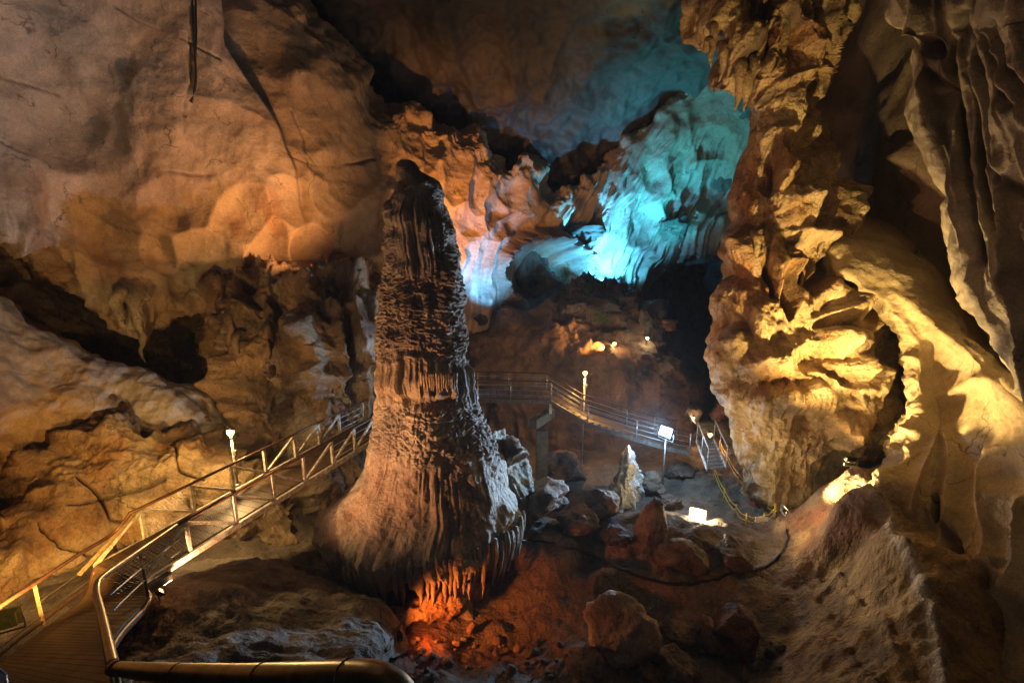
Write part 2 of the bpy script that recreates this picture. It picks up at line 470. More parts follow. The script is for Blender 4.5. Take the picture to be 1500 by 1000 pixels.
def dispA(P, px, py, u, v):
    wx = 26 * noise(P * 0.35) ; wy = 26 * noise(P * 0.35 + 40)
    wx += 9 * noise(P * 1.1 + 7); wy += 9 * noise(P * 1.1 + 90)
    h = dishes(px + .6 * wx, py + .6 * wy, A_DISH) * (.4 + .8 * smooth(py, 180, 320))
    h += .5 * dishes(px + 1.4 * wx, py + 1.4 * wy, A_BIG)
    f1, f2, _ = worley(np.stack([P[:, 0] + wx * .03, P[:, 1], P[:, 2] + wy * .03], 1) * 0.28)
    h += 0.55 * np.minimum(f1, 0.8) ** 2 - 0.25
    f1, f2, _ = worley(P * np.array([.75, .75, .5]) + 5)
    h += 0.22 * f1 ** 2
    h += 0.35 * fbm(P * 0.25 + 3, 3) + 0.05 * fbm(P * 1.6, 4)
    crease = pside(px + wx * .25, py + wy * .25, A_CREASE)
    h -= (1.15 - .75 * smooth(py, 0, 300)) * smooth(-crease, -2, 5) * np.exp(-np.maximum(-crease, 0) / (60 - 30 * smooth(py, 0, 280))) * (1 - smooth(py, 300, 345))
    for c in A_CRACK:
        h -= 0.14 * np.exp(-(pdist(px + wx * .5, py + wy * .5, c) / 1.3) ** 2) * np.clip(.6 + 1.4 * noise(P * .8 + 5), 0, 1.2)
    # flowing curtains to the right
    cur = smooth(px, 770, 880) * smooth(py, 150, 330)
    s = px + 0.42 * (py - 300) + wx * .5
    q = np.stack([s * 0.062, py * 0.004, P[:, 1] * .02], 1)
    h += cur * (0.55 * ridged(q, 3) * .6 + .14 * ridged(q * 3.1, 2))
    mid = smooth(px, 640, 700) * (1 - smooth(px, 790, 850)) * smooth(py, 330, 400)
    q = np.stack([(px + .25 * (py - 400)) * 0.035, py * 0.003, P[:, 1] * 0], 1)
    h += mid * 0.4 * ridged(q, 3)
    # ragged lower lip
    lipm = smooth(v, .74, .86) * (px < 600)
    h += lipm * (0.35 * ridged(P * np.array([1.0, 1.0, .35]), 4))
    rimm = 1 - smooth(v, .16, .26)
    h += rimm * .5 * fbm(P * .8 + 9, 4)
    # light-struck knob and rocky arch rim
    arch = np.abs(np.hypot((px - 800) / 66, (py - 408) / 62) - 1.0)
    h += 1.0 * np.exp(-(arch / .13) ** 2) * (py < 440) * (1 + .9 * fbm(P * 1.4, 4)) * smooth(px, 730, 745)
    return h
def colA(P, px, py, u, v, h):
    n = fbm(P * .3 + 11, 5); n2 = fbm(P * np.array([.9, .9, .35]) + 3, 5)
    wx = 26 * noise(P * 0.35) + 9 * noise(P * 1.1 + 7); wy = 26 * noise(P * 0.35 + 40) + 9 * noise(P * 1.1 + 90)
    c = lerp3(base(len(P), CREAM), TAN, .35 + .7 * n)
    c = lerp3(c, GREY * .95, (1 - smooth(px, 60, 330)) * (1 - smooth(py, 170, 300)) * .5 + .2 * n2)
    c = lerp3(c, RUSTC, np.clip(n2 * 1.1 - .35, 0, .7) * smooth(py, 150, 330) * (px < 780))
    for k in A_CRACK:
        c = lerp3(c, DARKR, .8 * np.exp(-(pdist(px + .5 * wx, py + .5 * wy, k) / 1.3) ** 2) * np.clip(.6 + 1.4 * noise(P * .8 + 5), 0, 1))
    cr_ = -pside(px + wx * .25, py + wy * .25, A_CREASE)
    c = lerp3(c, DARKR * 1.6, .75 * smooth(cr_, -2, 3) * (1 - smooth(cr_, 34 - .11 * py - 14, 34 - .11 * py)) * (1 - smooth(py, 250, 330)))  # shadow band beside the crease, painted into the wall colour
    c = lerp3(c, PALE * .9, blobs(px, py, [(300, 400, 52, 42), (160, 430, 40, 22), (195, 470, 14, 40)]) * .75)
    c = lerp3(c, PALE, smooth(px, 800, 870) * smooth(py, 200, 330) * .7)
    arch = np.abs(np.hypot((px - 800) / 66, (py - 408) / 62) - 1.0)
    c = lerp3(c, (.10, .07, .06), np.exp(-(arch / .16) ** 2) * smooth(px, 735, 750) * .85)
    # lime drip streaks and dark mineral spots
    st = ridged(np.stack([px * .035, py * .004, P[:, 1] * .0 + 2], 1), 3)
    c = lerp3(c, c * .55, np.clip(st - .9, 0, 1) * .8)
    f1, f2, _ = worley(P * 1.2)
    c = lerp3(c, DARKR, (f1 < .07) * .5 * (noise(P * .4) > .1))
    return c
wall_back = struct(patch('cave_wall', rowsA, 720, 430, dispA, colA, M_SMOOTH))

# ---- ceiling
cx = [-100, 200, 350, 500, 600, 700, 800, 900, 1000, 1100, 1250, 1450, 1700]
rowsC = [
    [(x, y, d) for x, y, d in zip(cx, [120, 220, 260, 290, 310, 330, 350, 385, 385, 370, 340, 330, 300], [26, 30, 33, 35, 36, 37, 39, 40.5, 40, 38.5, 34, 30, 26])],
    [(x, y, d) for x, y, d in zip(cx, [20, 90, 130, 190, 225, 240, 245, 240, 210, 190, 180, 160, 150], [24, 27.5, 30, 31.5, 32.5, 33.5, 35, 36.5, 35.6, 33, 29.5, 26, 22])],
    [(x, y, d) for x, y, d in zip(cx, [-100, -30, 20, 70, 100, 110, 110, 110, 90, 60, 50, 30, 20], [22, 24.5, 26, 26.5, 27, 27.5, 28, 29, 29, 27.5, 25, 22, 18])],
    [(x, y, d) for x, y, d in zip(cx, [-220, -150, -90, -50, -30, -20, -20, -20, -40, -60, -80, -90, -100], [20, 21.5, 22.5, 22.5, 22.5, 23, 23.5, 24, 24, 23, 21, 18, 15])],
    [(x, y - 40, d) for x, y, d in zip(cx, [-400, -330, -270, -220, -200, -190, -190, -190, -200, -220, -250, -260, -270], [18, 18.5, 19, 19, 19, 19, 19.5, 20, 20, 19, 17.5, 15, 12])],
    [(x, -650, d) for x, d in zip(cx, [14, 14, 14, 14, 14, 14, 14.5, 15, 15, 14.5, 13, 12, 10])],
]
C_SWIRL = [(560, 70, 70, 130, 20, .9), (720, 60, 60, 80, -10, .9), (800, 50, 50, 70, 10, .8), (880, 110, 70, 80, 30, 1.0), (960, 150, 70, 60, 20, .9), (1010, 70, 60, 60, 0, .8),
           (640, 130, 60, 70, 10, .8), (910, 40, 60, 50, 0, .7), (840, 190, 60, 40, 10, .8), (760, 160, 60, 50, 0, .7), (1050, 150, 40, 40, 0, .7)]
def dispC(P, px, py, u, v):
    w = 40 * noise(P * .2); w2 = 40 * noise(P * .2 + 50)
    h = dishes(px + w, py + w2, C_SWIRL) * .8
    f1, f2, _ = worley(P * .22 + 2); h += .9 * np.minimum(f1, .9) ** 2
    f1, f2, _ = worley(P * .55 + 8); h += .25 * f1 ** 2
    h += .5 * fbm(P * .3, 5) + .08 * fbm(P * 2.2, 3)
    rough = blobs(px, py, [(620, 180, 140, 40), (760, 230, 80, 30), (850, 250, 60, 50), (540, 110, 40, 60)])
    h += rough * .7 * ridged(P * .9, 5) * .6
    return h
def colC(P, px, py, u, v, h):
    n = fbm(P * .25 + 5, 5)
    c = lerp3(base(len(P), (.075, .058, .043)), (.032, .026, .022), .4 + n)  # the ceiling's unlit darkness is put into its colour
    c = lerp3(c, (.15, .15, .12), smooth(px, 850, 930) * (1 - smooth(px, 1090, 1160)) * .8)  # painted paler over the teal-lit dome
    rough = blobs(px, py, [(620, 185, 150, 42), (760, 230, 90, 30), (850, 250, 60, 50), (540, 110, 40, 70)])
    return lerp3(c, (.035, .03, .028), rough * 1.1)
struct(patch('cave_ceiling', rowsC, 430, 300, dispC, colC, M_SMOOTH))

# ---- dark passage far behind, between the teal wall and the golden column
rowsP = [[(x, y, d) for x, d in ((860, 40), (930, 43), (1000, 45), (1070, 42), (1150, 38))] for y in (300, 420, 540, 640, 720)]
def dispP(P, px, py, u, v): return 1.4 * fbm(P * .35, 5) + .5 * ridged(P * np.array([.8, .8, .2]), 3)
struct(patch('passage_wall', rowsP, 150, 180, dispP, lambda P, px, py, u, v, h: lerp3(base(len(P), (.2, .18, .16)), (.10, .09, .08), .5 + fbm(P * .5, 4)), M_ROCK))

# ---- dark undercut recess below the left wall
rowsR = [[(x, y, d) for x, y, d in zip((-400, -100, 50, 150, 250, 340, 430), ys, ds)] for ys, ds in (
    ((240, 250, 270, 320, 370, 380, 400), (12, 17, 20, 22, 23.5, 24.5, 26)),
    ((400, 400, 420, 470, 480, 490, 500), (12, 17, 19.5, 21.5, 23, 23.5, 25)),
    ((500, 500, 520, 560, 580, 590, 600), (11.5, 16, 18.5, 20.5, 22, 22.5, 24)),
    ((650, 640, 640, 650, 660, 680, 700), (11, 15, 17, 19, 20, 21, 22)))]
struct(patch('recess_wall', rowsR, 200, 120, lambda P, px, py, u, v: .6 * fbm(P * .5, 5) + .3 * ridged(P * .8, 4),
       lambda P, px, py, u, v, h: lerp3(base(len(P), (.24, .16, .10)), (.10, .07, .05), .5 + fbm(P * .6, 4)), M_ROCK))

# ---- rough flowstone wall behind the bridge
rowsE = []
for y, xl, d0, b in ((412, 300, 24.5, 0), (428, 305, 21.6, .2), (470, 318, 20.6, .8), (520, 320, 20.2, 1.0), (570, 318, 20, 1.0), (620, 312, 19.6, 1.1), (680, 300, 19.4, 1.2), (760, 290, 19, 1.2)):
    rowsE.append([(xl + 12, y, d0 + 2.6), (xl, y, d0 + .5), (365, y - 4, d0 - b * .7), (420, y - 10, d0 - b * .3), (465, y, d0 - b * .9), (510, y - 12, d0 + .4 - b * .5), (560, y - 14 if y > 430 else y + 14, d0 + .8), (612, y + 20, d0 + 3)])
E_SPIKE = [(333, 480, 7, 46), (347, 560, 8, 60), (365, 470, 6, 50), (395, 500, 8, 60), (455, 480, 12, 50), (490, 520, 9, 70), (520, 470, 10, 60), (535, 560, 9, 60), (425, 560, 20, 50)]
def dispE(P, px, py, u, v):
    Q = P * np.array([1, 1, .32])
    h = .75 * ridged(Q * .55, 5) * .7 + .45 * fbm(P * .7, 5) + .22 * ridged(Q * 1.7 + 4, 3)
    f1, f2, _ = worley(P * np.array([.8, .8, .55])); h += .5 * (f2 - f1) - .2
    w = 6 * noise(P * 1.2)
    h += .7 * blobs(px + w, py, E_SPIKE)
    return h
def colE(P, px, py, u, v, h):
    n = fbm(P * np.array([.8, .8, .3]), 5)
    c = lerp3(base(len(P), (.42, .29, .18)), (.16, .11, .08), .35 + 1.2 * n)
    c = lerp3(c, PALE, np.clip(fbm(P * np.array([1.2, 1.2, .4]) + 8, 5) * 1.2 - .25, 0, 1))
    return lerp3(c, (.05, .04, .035), np.clip(-h * .9 - .1, 0, .8) * 0 + np.clip(fbm(P * .9 + 30, 5) * 1.6 - .6, 0, .9))
struct(patch('flowstone_wall', rowsE, 260, 260, dispE, colE, M_WET))

# ---- left mound: big smooth sloping flowstone
top1 = [(-300, 330), (-120, 400), (0, 445), (70, 488), (117, 520), (200, 553), (260, 570), (315, 588), (345, 640)]
bot1 = [(-300, 900), (-120, 850), (0, 780), (40, 705), (95, 662), (140, 640), (200, 632), (260, 650), (330, 690)]
d1 = [9, 12, 14.6, 15.6, 16.2, 17, 17.4, 18, 18.6]
rowsL = []
for t, off in ((-.05, 3.0), (0, .9), (.2, .1), (.5, -.5), (.8, -.7), (1.0, -.4), (1.04, 2.2)):
    r = []
    for (ax, ay), (bx, by), d in zip(top1, bot1, d1):
        r.append((ax + (bx - ax) * min(max(t, 0), 1), ay + (by - ay) * t, d + off))
    rowsL.append(r)
def dispL(P, px, py, u, v):
    h = .35 * fbm(P * .4, 4) + .10 * fbm(P * 1.5, 4)
    h += .05 * ridged(np.stack([(px + .7 * py) * .03, (py - px) * .004, P[:, 1] * 0], 1), 3) * smooth(px, 60, 150)
    h += smooth(v, .7, .86) * .5 * ridged(P * .9, 4)
    return h
def colL(P, px, py, u, v, h):
    n = fbm(P * .6, 5)
    c = lerp3(base(len(P), (.40, .27, .14)), (.26, .15, .07), .4 + n)
    c = lerp3(c, (.42, .38, .33), smooth(px, 100, 190) * (1 - smooth(v, .55, .8)) * .9)  # cool light on the mound's top, put into the colour as grey
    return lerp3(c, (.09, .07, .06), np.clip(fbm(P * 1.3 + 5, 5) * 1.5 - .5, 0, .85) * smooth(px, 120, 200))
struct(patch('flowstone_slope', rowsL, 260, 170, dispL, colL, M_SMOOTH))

# ---- yellow-lit boulder mass under the left mound
top2 = [(-150, 800), (0, 765), (35, 712), (95, 655), (150, 618), (220, 625), (300, 645), (360, 690), (420, 745)]
bot2 = [(-150, 980), (0, 930), (60, 905), (120, 880), (170, 850), (240, 830), (320, 820), (380, 815), (440, 815)]
d2 = [10.5, 12.2, 13.2, 14.2, 15, 15.4, 15.6, 16, 16.6]
rowsB = []
for t, off in ((-.06, 3.0), (0, 1.0), (.2, -.2), (.5, -.8), (.8, -1.0), (1.0, -.8)):
    rowsB.append([(ax + (bx - ax) * max(t, 0), ay + (by - ay) * t, d + off) for (ax, ay), (bx, by), d in zip(top2, bot2, d2)])
B_CRACK = [[(112, 700), (135, 718), (150, 740), (165, 765), (190, 768)], [(100, 745), (160, 735), (240, 700)], [(60, 770), (120, 820)], [(250, 650), (262, 690), (300, 700)]]
def dispB(P, px, py, u, v):
    f1, f2, idc = worley(P * .5 + 3)
    h = .28 * (_val[idc]) * smooth(f2 - f1, .0, .16) + .3 * fbm(P * .7, 5) + .06 * fbm(P * 3, 3)
    for k in B_CRACK: h -= .2 * np.exp(-(pdist(px + 9 * noise(P * .9), py + 9 * noise(P * .9 + 6), k) / 2) ** 2)
    h += (1 - smooth(v, .2, .4)) * .4 * ridged(P * .8, 4)
    return h
def colB(P, px, py, u, v, h):
    n = fbm(P * .8, 5)
    c = lerp3(base(len(P), (.50, .38, .22)), (.34, .20, .09), .35 + n)
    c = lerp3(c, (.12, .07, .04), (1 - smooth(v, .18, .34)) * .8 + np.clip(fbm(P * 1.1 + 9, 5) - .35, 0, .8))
    for k in B_CRACK: c = lerp3(c, DARKR, .7 * np.exp(-(pdist(px + 9 * noise(P * .9), py + 9 * noise(P * .9 + 6), k) / 2) ** 2))
    return c
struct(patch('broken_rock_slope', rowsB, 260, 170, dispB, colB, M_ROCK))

# ---- foreground left rock slab
rowsF = [
    [(150, 900, 14), (190, 862, 14), (260, 840, 14.5), (340, 822, 15), (430, 838, 15), (520, 868, 14), (575, 915, 13.4), (600, 960, 12.5)],
    [(140, 915, 10.6), (185, 880, 11.0), (260, 848, 11.8), (345, 832, 12.2), (430, 846, 12), (515, 878, 11.4), (562, 922, 10.9), (566, 965, 10.2)],
    [(135, 930, 9.8), (190, 895, 10.1), (265, 870, 10.7), (345, 858, 11.1), (425, 868, 11), (500, 895, 10.5), (552, 935, 10.0), (560, 975, 9.4)],
    [(130, 960, 8.9), (190, 930, 9.2), (265, 910, 9.7), (345, 900, 10.0), (425, 908, 9.9), (495, 925, 9.6), (545, 955, 9.2), (555, 990, 8.8)],
    [(110, 1020, 7.5), (180, 1000, 7.6), (265, 975, 8.0), (345, 970, 8.2), (425, 972, 8.2), (490, 980, 8.1), (540, 1000, 7.9), (560, 1030, 7.8)],
    [(100, 1150, 6.2), (180, 1130, 6.2), (265, 1120, 6.4), (345, 1110, 6.6), (425, 1110, 6.6), (490, 1110, 6.6), (545, 1120, 6.6), (580, 1130, 6.8)]]
def dispF(P, px, py, u, v):
    h = .26 * fbm(P * .4, 4) + .06 * ridged(P * np.array([.7, 2.6, 2.0]), 4) + .03 * fbm(P * 3.5, 3)
    h += .10 * ridged(P * 1.6 + 3, 4) * blobs(px, py, [(250, 890, 90, 40), (330, 890, 60, 40)])
    return h
def colF(P, px, py, u, v, h):
    st = fbm(P * np.array([.6, 2.2, 1.2]), 5)
    c = lerp3(base(len(P), (.27, .25, .21)), (.13, .115, .09), .45 + 1.1 * st)
    c = lerp3(c, (.13, .10, .07), smooth(py, 925, 965) * .75)
    return lerp3(c, (.45, .34, .22), blobs(px, py, [(235, 890, 50, 30)]))  # warm pool of lamplight painted round the floodlight's foot
struct(patch('rock_slab', rowsF, 300, 170, dispF, colF, M_ROCK))

# ---- mound behind the right walkway
topm = [(600, 500), (660, 488), (700, 470), (760, 462), (820, 452), (860, 440), (900, 438), (935, 462), (965, 495), (1000, 530), (1018, 565), (1010, 620)]
botm = [(600, 700), (660, 700), (700, 690), (760, 690), (820, 690), (860, 695), (900, 700), (935, 705), (965, 705), (990, 700), (1005, 690), (1000, 680)]
dm = [27.5, 28, 28, 28, 27.8, 27.6, 27.4, 27.2, 27, 27, 27.2, 28]
rowsM = []
for t, off in ((-.12, 6.0), (-.04, 3.4), (0, 1.6), (.12, .2), (.35, -.9), (.65, -2.0), (1.0, -3.0)):
    rowsM.append([(ax + (bx - ax) * max(t, 0), ay + (by - ay) * max(t, 0) + min(t, 0) * 130, d + off + (abs(ax - 860) / 160) ** 2 * .3) for (ax, ay), (bx, by), d in zip(topm, botm, dm)])
    rowsM[-1][-1] = (rowsM[-1][-1][0], rowsM[-1][-1][1], rowsM[-1][-1][2] + 2.5)
def dispM(P, px, py, u, v):
    h = .55 * fbm(P * .35, 4) + .14 * fbm(P * 1.3, 4) + .22 * ridged(P * .6 + 3, 4)
    up_ = 1 - smooth(v, .3, .5)
    h += up_ * .45 * ridged(P * 1.2, 5) * smooth(px, 780, 840)
    h += .7 * blobs(px, py, [(905, 560, 40, 40), (960, 600, 30, 60), (870, 440, 30, 14), (945, 470, 12, 22)])
    return h
def colM(P, px, py, u, v, h):
    n = fbm(P * .7, 5)
    c = lerp3(base(len(P), (.23, .16, .10)), (.12, .08, .05), .4 + n)
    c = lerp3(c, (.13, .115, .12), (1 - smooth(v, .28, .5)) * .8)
    return lerp3(c, (.42, .27, .15), blobs(px, py, [(845, 490, 30, 26), (870, 520, 30, 20)]) * .8)  # orange lamplight on the crown, painted into the rock colour
struct(patch('rock_mound', rowsM, 300, 200, dispM, colM, M_ROCK))

# ---- cave floor: one sheet, height from points read off the ground
fl = [(620, 950, -.1), (600, 880, .1), (700, 860, -.35), (760, 900, -.4), (720, 980, .2), (820, 960, .1), (870, 1000, .3), (620, 1100, .4), (850, 860, -.3), (930, 890, -.2), (900, 940, .15), (980, 960, .15),
      (1000, 1100, .3), (800, 1100, .3), (760, 790, .9), (830, 800, 1.0), (880, 830, .75), (930, 852, .5), (1010, 862, .45), (1090, 850, .7), (1010, 800, 1.0), (940, 800, 1.0), (1060, 775, 1.0), (1150, 790, 1.0), (1145, 765, 1.0),
      (1110, 740, .4), (1060, 720, .2), (1090, 690, .2), (1050, 660, 0), (1010, 650, 0), (1010, 700, .2), (960, 720, -.2), (860, 720, -.6), (820, 760, -.3), (760, 720, -.5), (700, 740, -.3), (1030, 625, 0), (990, 610, 0),
      (1150, 850, .9), (1200, 800, 1.2), (1230, 850, 1.5), (1180, 920, .9), (1260, 920, 1.9), (1130, 960, .5), (1200, 1000, 1.2), (1300, 1000, 2.4), (1300, 900, 2.5), (1280, 800, 2.5), (1200, 720, 1.4), (1150, 720, .8), (1250, 760, 2.4), (1100, 1100, .5), (1300, 1150, 2.4),
      (450, 790, .3), (500, 830, .2), (420, 760, .6), (540, 860, .1), (480, 740, .4), (350, 790, 1.0), (580, 780, 0), (660, 800, -.2), (640, 740, 0), (540, 640, .3), (600, 620, .2), (420, 690, .8)]
ridge = [(1232, 664, 4.1), (1250, 692, 4.0), (1275, 725, 3.8), (1300, 762, 3.6), (1325, 808, 3.5), (1345, 850, 3.4), (1362, 900, 3.2), (1372, 960, 3.0), (1378, 1040, 2.8)]
def ctrl_world():
    pts = [PZ(*p) for p in fl] + [PZ(*p) for p in ridge]
    for p in ridge:                                   # trough behind the ridge
        q = PZ(*p); a = math.atan2(q[0], q[1]); r = math.hypot(q[0], q[1])
        pts.append(np.array([math.sin(a + .09) * (r + 1.3), math.cos(a + .09) * (r + 1.3), p[2] - .5]))
        pts.append(np.array([math.sin(a + .30) * (r + 2.0), math.cos(a + .30) * (r + 2.0), p[2] - .6]))
    for x, y, z in ((-14, 8, 2), (-10, 5, 2.5), (-16, 20, 1.2), (-8, 30, 1), (4, 32, .3), (10, 33, .3), (16, 30, .4), (0, 4, 1), (10, 4, 2.2), (16, 10, 2), (20, 20, 1.5), (-12, 14, 1.2)):
        pts.append(np.array([x, y, z], float))
    return np.array(pts)
CW = ctrl_world()
def tps_fit(X, y, lam=.05):
    n = len(X); D = np.hypot(X[:, None, 0] - X[None, :, 0], X[:, None, 1] - X[None, :, 1])
    K = np.where(D > 0, D * D * np.log(D + 1e-12), 0) + lam * np.eye(n)
    Q = np.concatenate([np.ones((n, 1)), X], 1)
    A_ = np.block([[K, Q], [Q.T, np.zeros((3, 3))]])
    return np.linalg.solve(A_, np.concatenate([y, np.zeros(3)]))
TW = tps_fit(CW[:, :2], CW[:, 2], .4)
def floor_z0(x, y):
    D = np.hypot(x[:, None] - CW[None, :, 0], y[:, None] - CW[None, :, 1])
    K = np.where(D > 1e-9, D * D * np.log(D + 1e-12), 0)
    return K @ TW[:-3] + TW[-3] + TW[-2] * x + TW[-1] * y
def floor_detail(x, y, z):
    P = np.stack([x, y, z], 1)
    px, py, _ = project(P)
    bank = blobs(px, py, [(900, 815, 150, 30), (1050, 810, 110, 40), (1150, 770, 20, 20)])
    h = .22 * fbm(P * .6, 5) + .06 * fbm(P * 2.5, 4) + bank * .35 * ridged(P * .7, 5) * .6
    f1, f2, _ = worley(P * np.array([1.4, 1.4, .01]) + 3); h += .10 * (1 - f1) * blobs(px, py, [(880, 970, 160, 60), (620, 950, 60, 60), (760, 980, 90, 40)])
    rg = pdist(px, py, [(p[0], p[1]) for p in ridge])
    h += .22 * np.exp(-(rg / 10) ** 2) * ridged(P * 1.1, 4)
    # slope on the right: long water-worn ribs
    sl = smooth(px, 1120, 1200) * smooth(py, 780, 860)
    h += sl * (.22 * ridged(P * np.array([.5, .9, .5]) + 4, 5) * .6)
    h += sl * .10 * ridged(np.stack([(px - .6 * py) * .016, (py + .4 * px) * .006, P[:, 0] * 0], 1), 4)
    return h
def floor_z(x, y):
    x = np.atleast_1d(np.asarray(x, float)); y = np.atleast_1d(np.asarray(y, float))
    z = floor_z0(x, y)
    return z + floor_detail(x, y, z)
def floor_hit(px, py, lo=5., hi=40.):
    """where the ray through a photo pixel meets the cave floor"""
    t = np.linspace(lo, hi, 1400); P = EYE + ray(px, py)[None, :] * t[:, None]
    z = floor_z(P[:, 0], P[:, 1])
    k = np.argmax(P[:, 2] < z)
    return P[k]
def build_floor():
    nu, nv = 520, 420
    a = np.radians(np.linspace(-56, 60, nu)); r = np.exp(np.linspace(math.log(4.0), math.log(46), nv))
    A_, R_ = np.meshgrid(a, r)
    x = (np.sin(A_) * R_).ravel(); y = (np.cos(A_) * R_).ravel()
    z0 = np.concatenate([floor_z0(x[i:i + 20000], y[i:i + 20000]) for i in range(0, len(x), 20000)])
    z = z0 + floor_detail(x, y, z0)
    P = np.stack([x, y, z], 1)
    px, py, _ = project(P)
    n = fbm(P * .5, 5); n2 = fbm(P * 1.7 + 6, 5)
    c = lerp3(base(len(P), (.22, .185, .14)), (.11, .09, .07), .4 + n)
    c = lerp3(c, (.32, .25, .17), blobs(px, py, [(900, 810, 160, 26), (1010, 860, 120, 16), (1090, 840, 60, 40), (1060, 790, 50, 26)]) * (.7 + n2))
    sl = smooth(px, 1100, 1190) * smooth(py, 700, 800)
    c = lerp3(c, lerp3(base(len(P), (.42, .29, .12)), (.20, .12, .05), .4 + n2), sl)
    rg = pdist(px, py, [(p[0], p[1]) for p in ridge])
    c = lerp3(c, PALE, np.exp(-(rg / 12) ** 2) * .9)  # bright lit rim of the ridge, painted as a pale line
    c = lerp3(c, (.20, .07, .03), blobs(px, py, [(1200, 770, 60, 40), (600, 950, 50, 50), (1230, 700, 40, 30)]) * (.4 + .8 * np.clip(n2 + .4, 0, 1)))  # red lamp glow painted on the pit floor, plus red-brown slope patches
    c = lerp3(c, (.16, .15, .14), blobs(px, py, [(1075, 700, 30, 45)]) * .9)
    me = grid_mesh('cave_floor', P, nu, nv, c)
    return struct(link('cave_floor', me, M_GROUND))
build_floor()

# ---- right wall: golden smooth flank running past the camera
xw = [1130, 1215, 1290, 1350, 1410, 1470, 1560, 1750, 2200]
rowsW = [
    [(x, y, d) for x, y, d in zip(xw, [-260] * 9, [26, 25, 22, 20, 18, 16, 13, 9, 5])],
    [(x, y, d) for x, y, d in zip(xw, [40] * 9, [25, 24, 21, 19, 17.5, 15.5, 12.5, 8.5, 5])],
    [(x, y, d) for x, y, d in zip(xw, [220, 225, 230, 235, 240, 245, 260, 280, 280], [24, 22.5, 20, 18.2, 16.8, 14.5, 11.5, 8, 4.6])],
    [(x, y, d) for x, y, d in zip(xw, [320, 340, 370, 400, 430, 470, 520, 560, 560], [23, 20.5, 18, 16, 14.2, 12.2, 10, 7, 4.2])],
    [(x, y, d) for x, y, d in zip(xw, [400, 420, 450, 490, 530, 570, 620, 680, 680], [22.5, 20.3, 17.6, 15.4, 13.2, 11.2, 9, 6.4, 4])],
    [(x, y, d) for x, y, d in zip(xw, [520, 530, 560, 600, 640, 680, 730, 780, 780], [22, 20, 17.4, 15, 12.6, 10.5, 8.4, 6, 3.8])],
    [(x, y, d) for x, y, d in zip(xw, [640, 650, 670, 710, 750, 780, 830, 880, 880], [21.5, 19.5, 17, 14.6, 12, 9.8, 7.9, 5.6, 3.6])],
    [(x, y, d) for x, y, d in zip(xw, [760, 770, 790, 830, 860, 890, 940, 990, 990], [21, 19, 16.6, 14, 11.4, 9.2, 7.3, 5.2, 3.4])],
    [(x, y, d) for x, y, d in zip(xw, [900, 910, 930, 960, 980, 1000, 1050, 1100, 1100], [20, 18, 15.8, 13, 10.6, 8.6, 6.9, 5, 3.2])],
    [(x, y + 150, d) for x, y, d in zip(xw, [900, 910, 930, 960, 980, 1000, 1050, 1100, 1100], [19, 16, 13, 10.4, 8.6, 7.2, 6, 4.6, 3])]]
W_RIB = [[(1300, 640), (1330, 690), (1320, 760)], [(1345, 620), (1352, 700), (1345, 780)], [(1385, 600), (1400, 700), (1385, 760), (1375, 820)], [(1440, 620), (1470, 720), (1440, 830), (1400, 870)]]
W_HOLE = [(1372, 745, 10, 26, 10, .9), (1395, 800, 16, 44, -20, .8), (1418, 930, 44, 84, 8, 1.8), (1388, 900, 18, 30, 0, .8), (1420, 505, 26, 8, 25, .6), (1290, 640, 30, 18, -40, .8)]
def dispW(P, px, py, u, v):
    w = 18 * noise(P * .5); w2 = 18 * noise(P * .5 + 20)
    lo = smooth(py, 560, 680)
    h = .4 * fbm(P * .25, 3) + .14 * fbm(P * .8, 4) + .03 * fbm(P * 2.6, 3)
    for k in W_RIB: h += lo * .5 * np.exp(-np.abs(pdist(px + w, py + w2, k)) / 17)
    h += dishes(px + .6 * w, py + .6 * w2, W_HOLE)
    f1, f2, _ = worley(P * .33 + 1); h += .45 * np.minimum(f1, .9) ** 2
    h += .16 * ridged(np.stack([(py + .85 * px) * .006 + .2 * w * .1, px * .002, P[:, 0] * 0], 1), 3) * (1 - lo)
    return h
def colW(P, px, py, u, v, h):
    n = fbm(P * .4 + 3, 5)
    c = lerp3(base(len(P), (.46, .38, .24)), (.34, .26, .15), .4 + n)
    c = lerp3(c, (.20, .15, .10), np.clip(fbm(P * .8 + 20, 5) * 1.4 - .3, 0, .8) * smooth(py, 560, 700))
    c = lerp3(c, (.17, .12, .10), (1 - smooth(py - .55 * (px - 1220), 250, 350)) * .75)  # shade above the slanting shadow edge, painted into the wall
    f1, f2, _ = worley(P * .9); c = lerp3(c, DARKR, (f1 < .13) * .7 * smooth(py, 600, 700))
    return c
rowsW = [[(x, y, d + (1.8 if (i >= 3 and x < 1600) else 0)) for x, y, d in r] for i, r in enumerate(rowsW)]
struct(patch('side_wall_recess', rowsW, 200, 200, dispW, colW, M_SMOOTH))
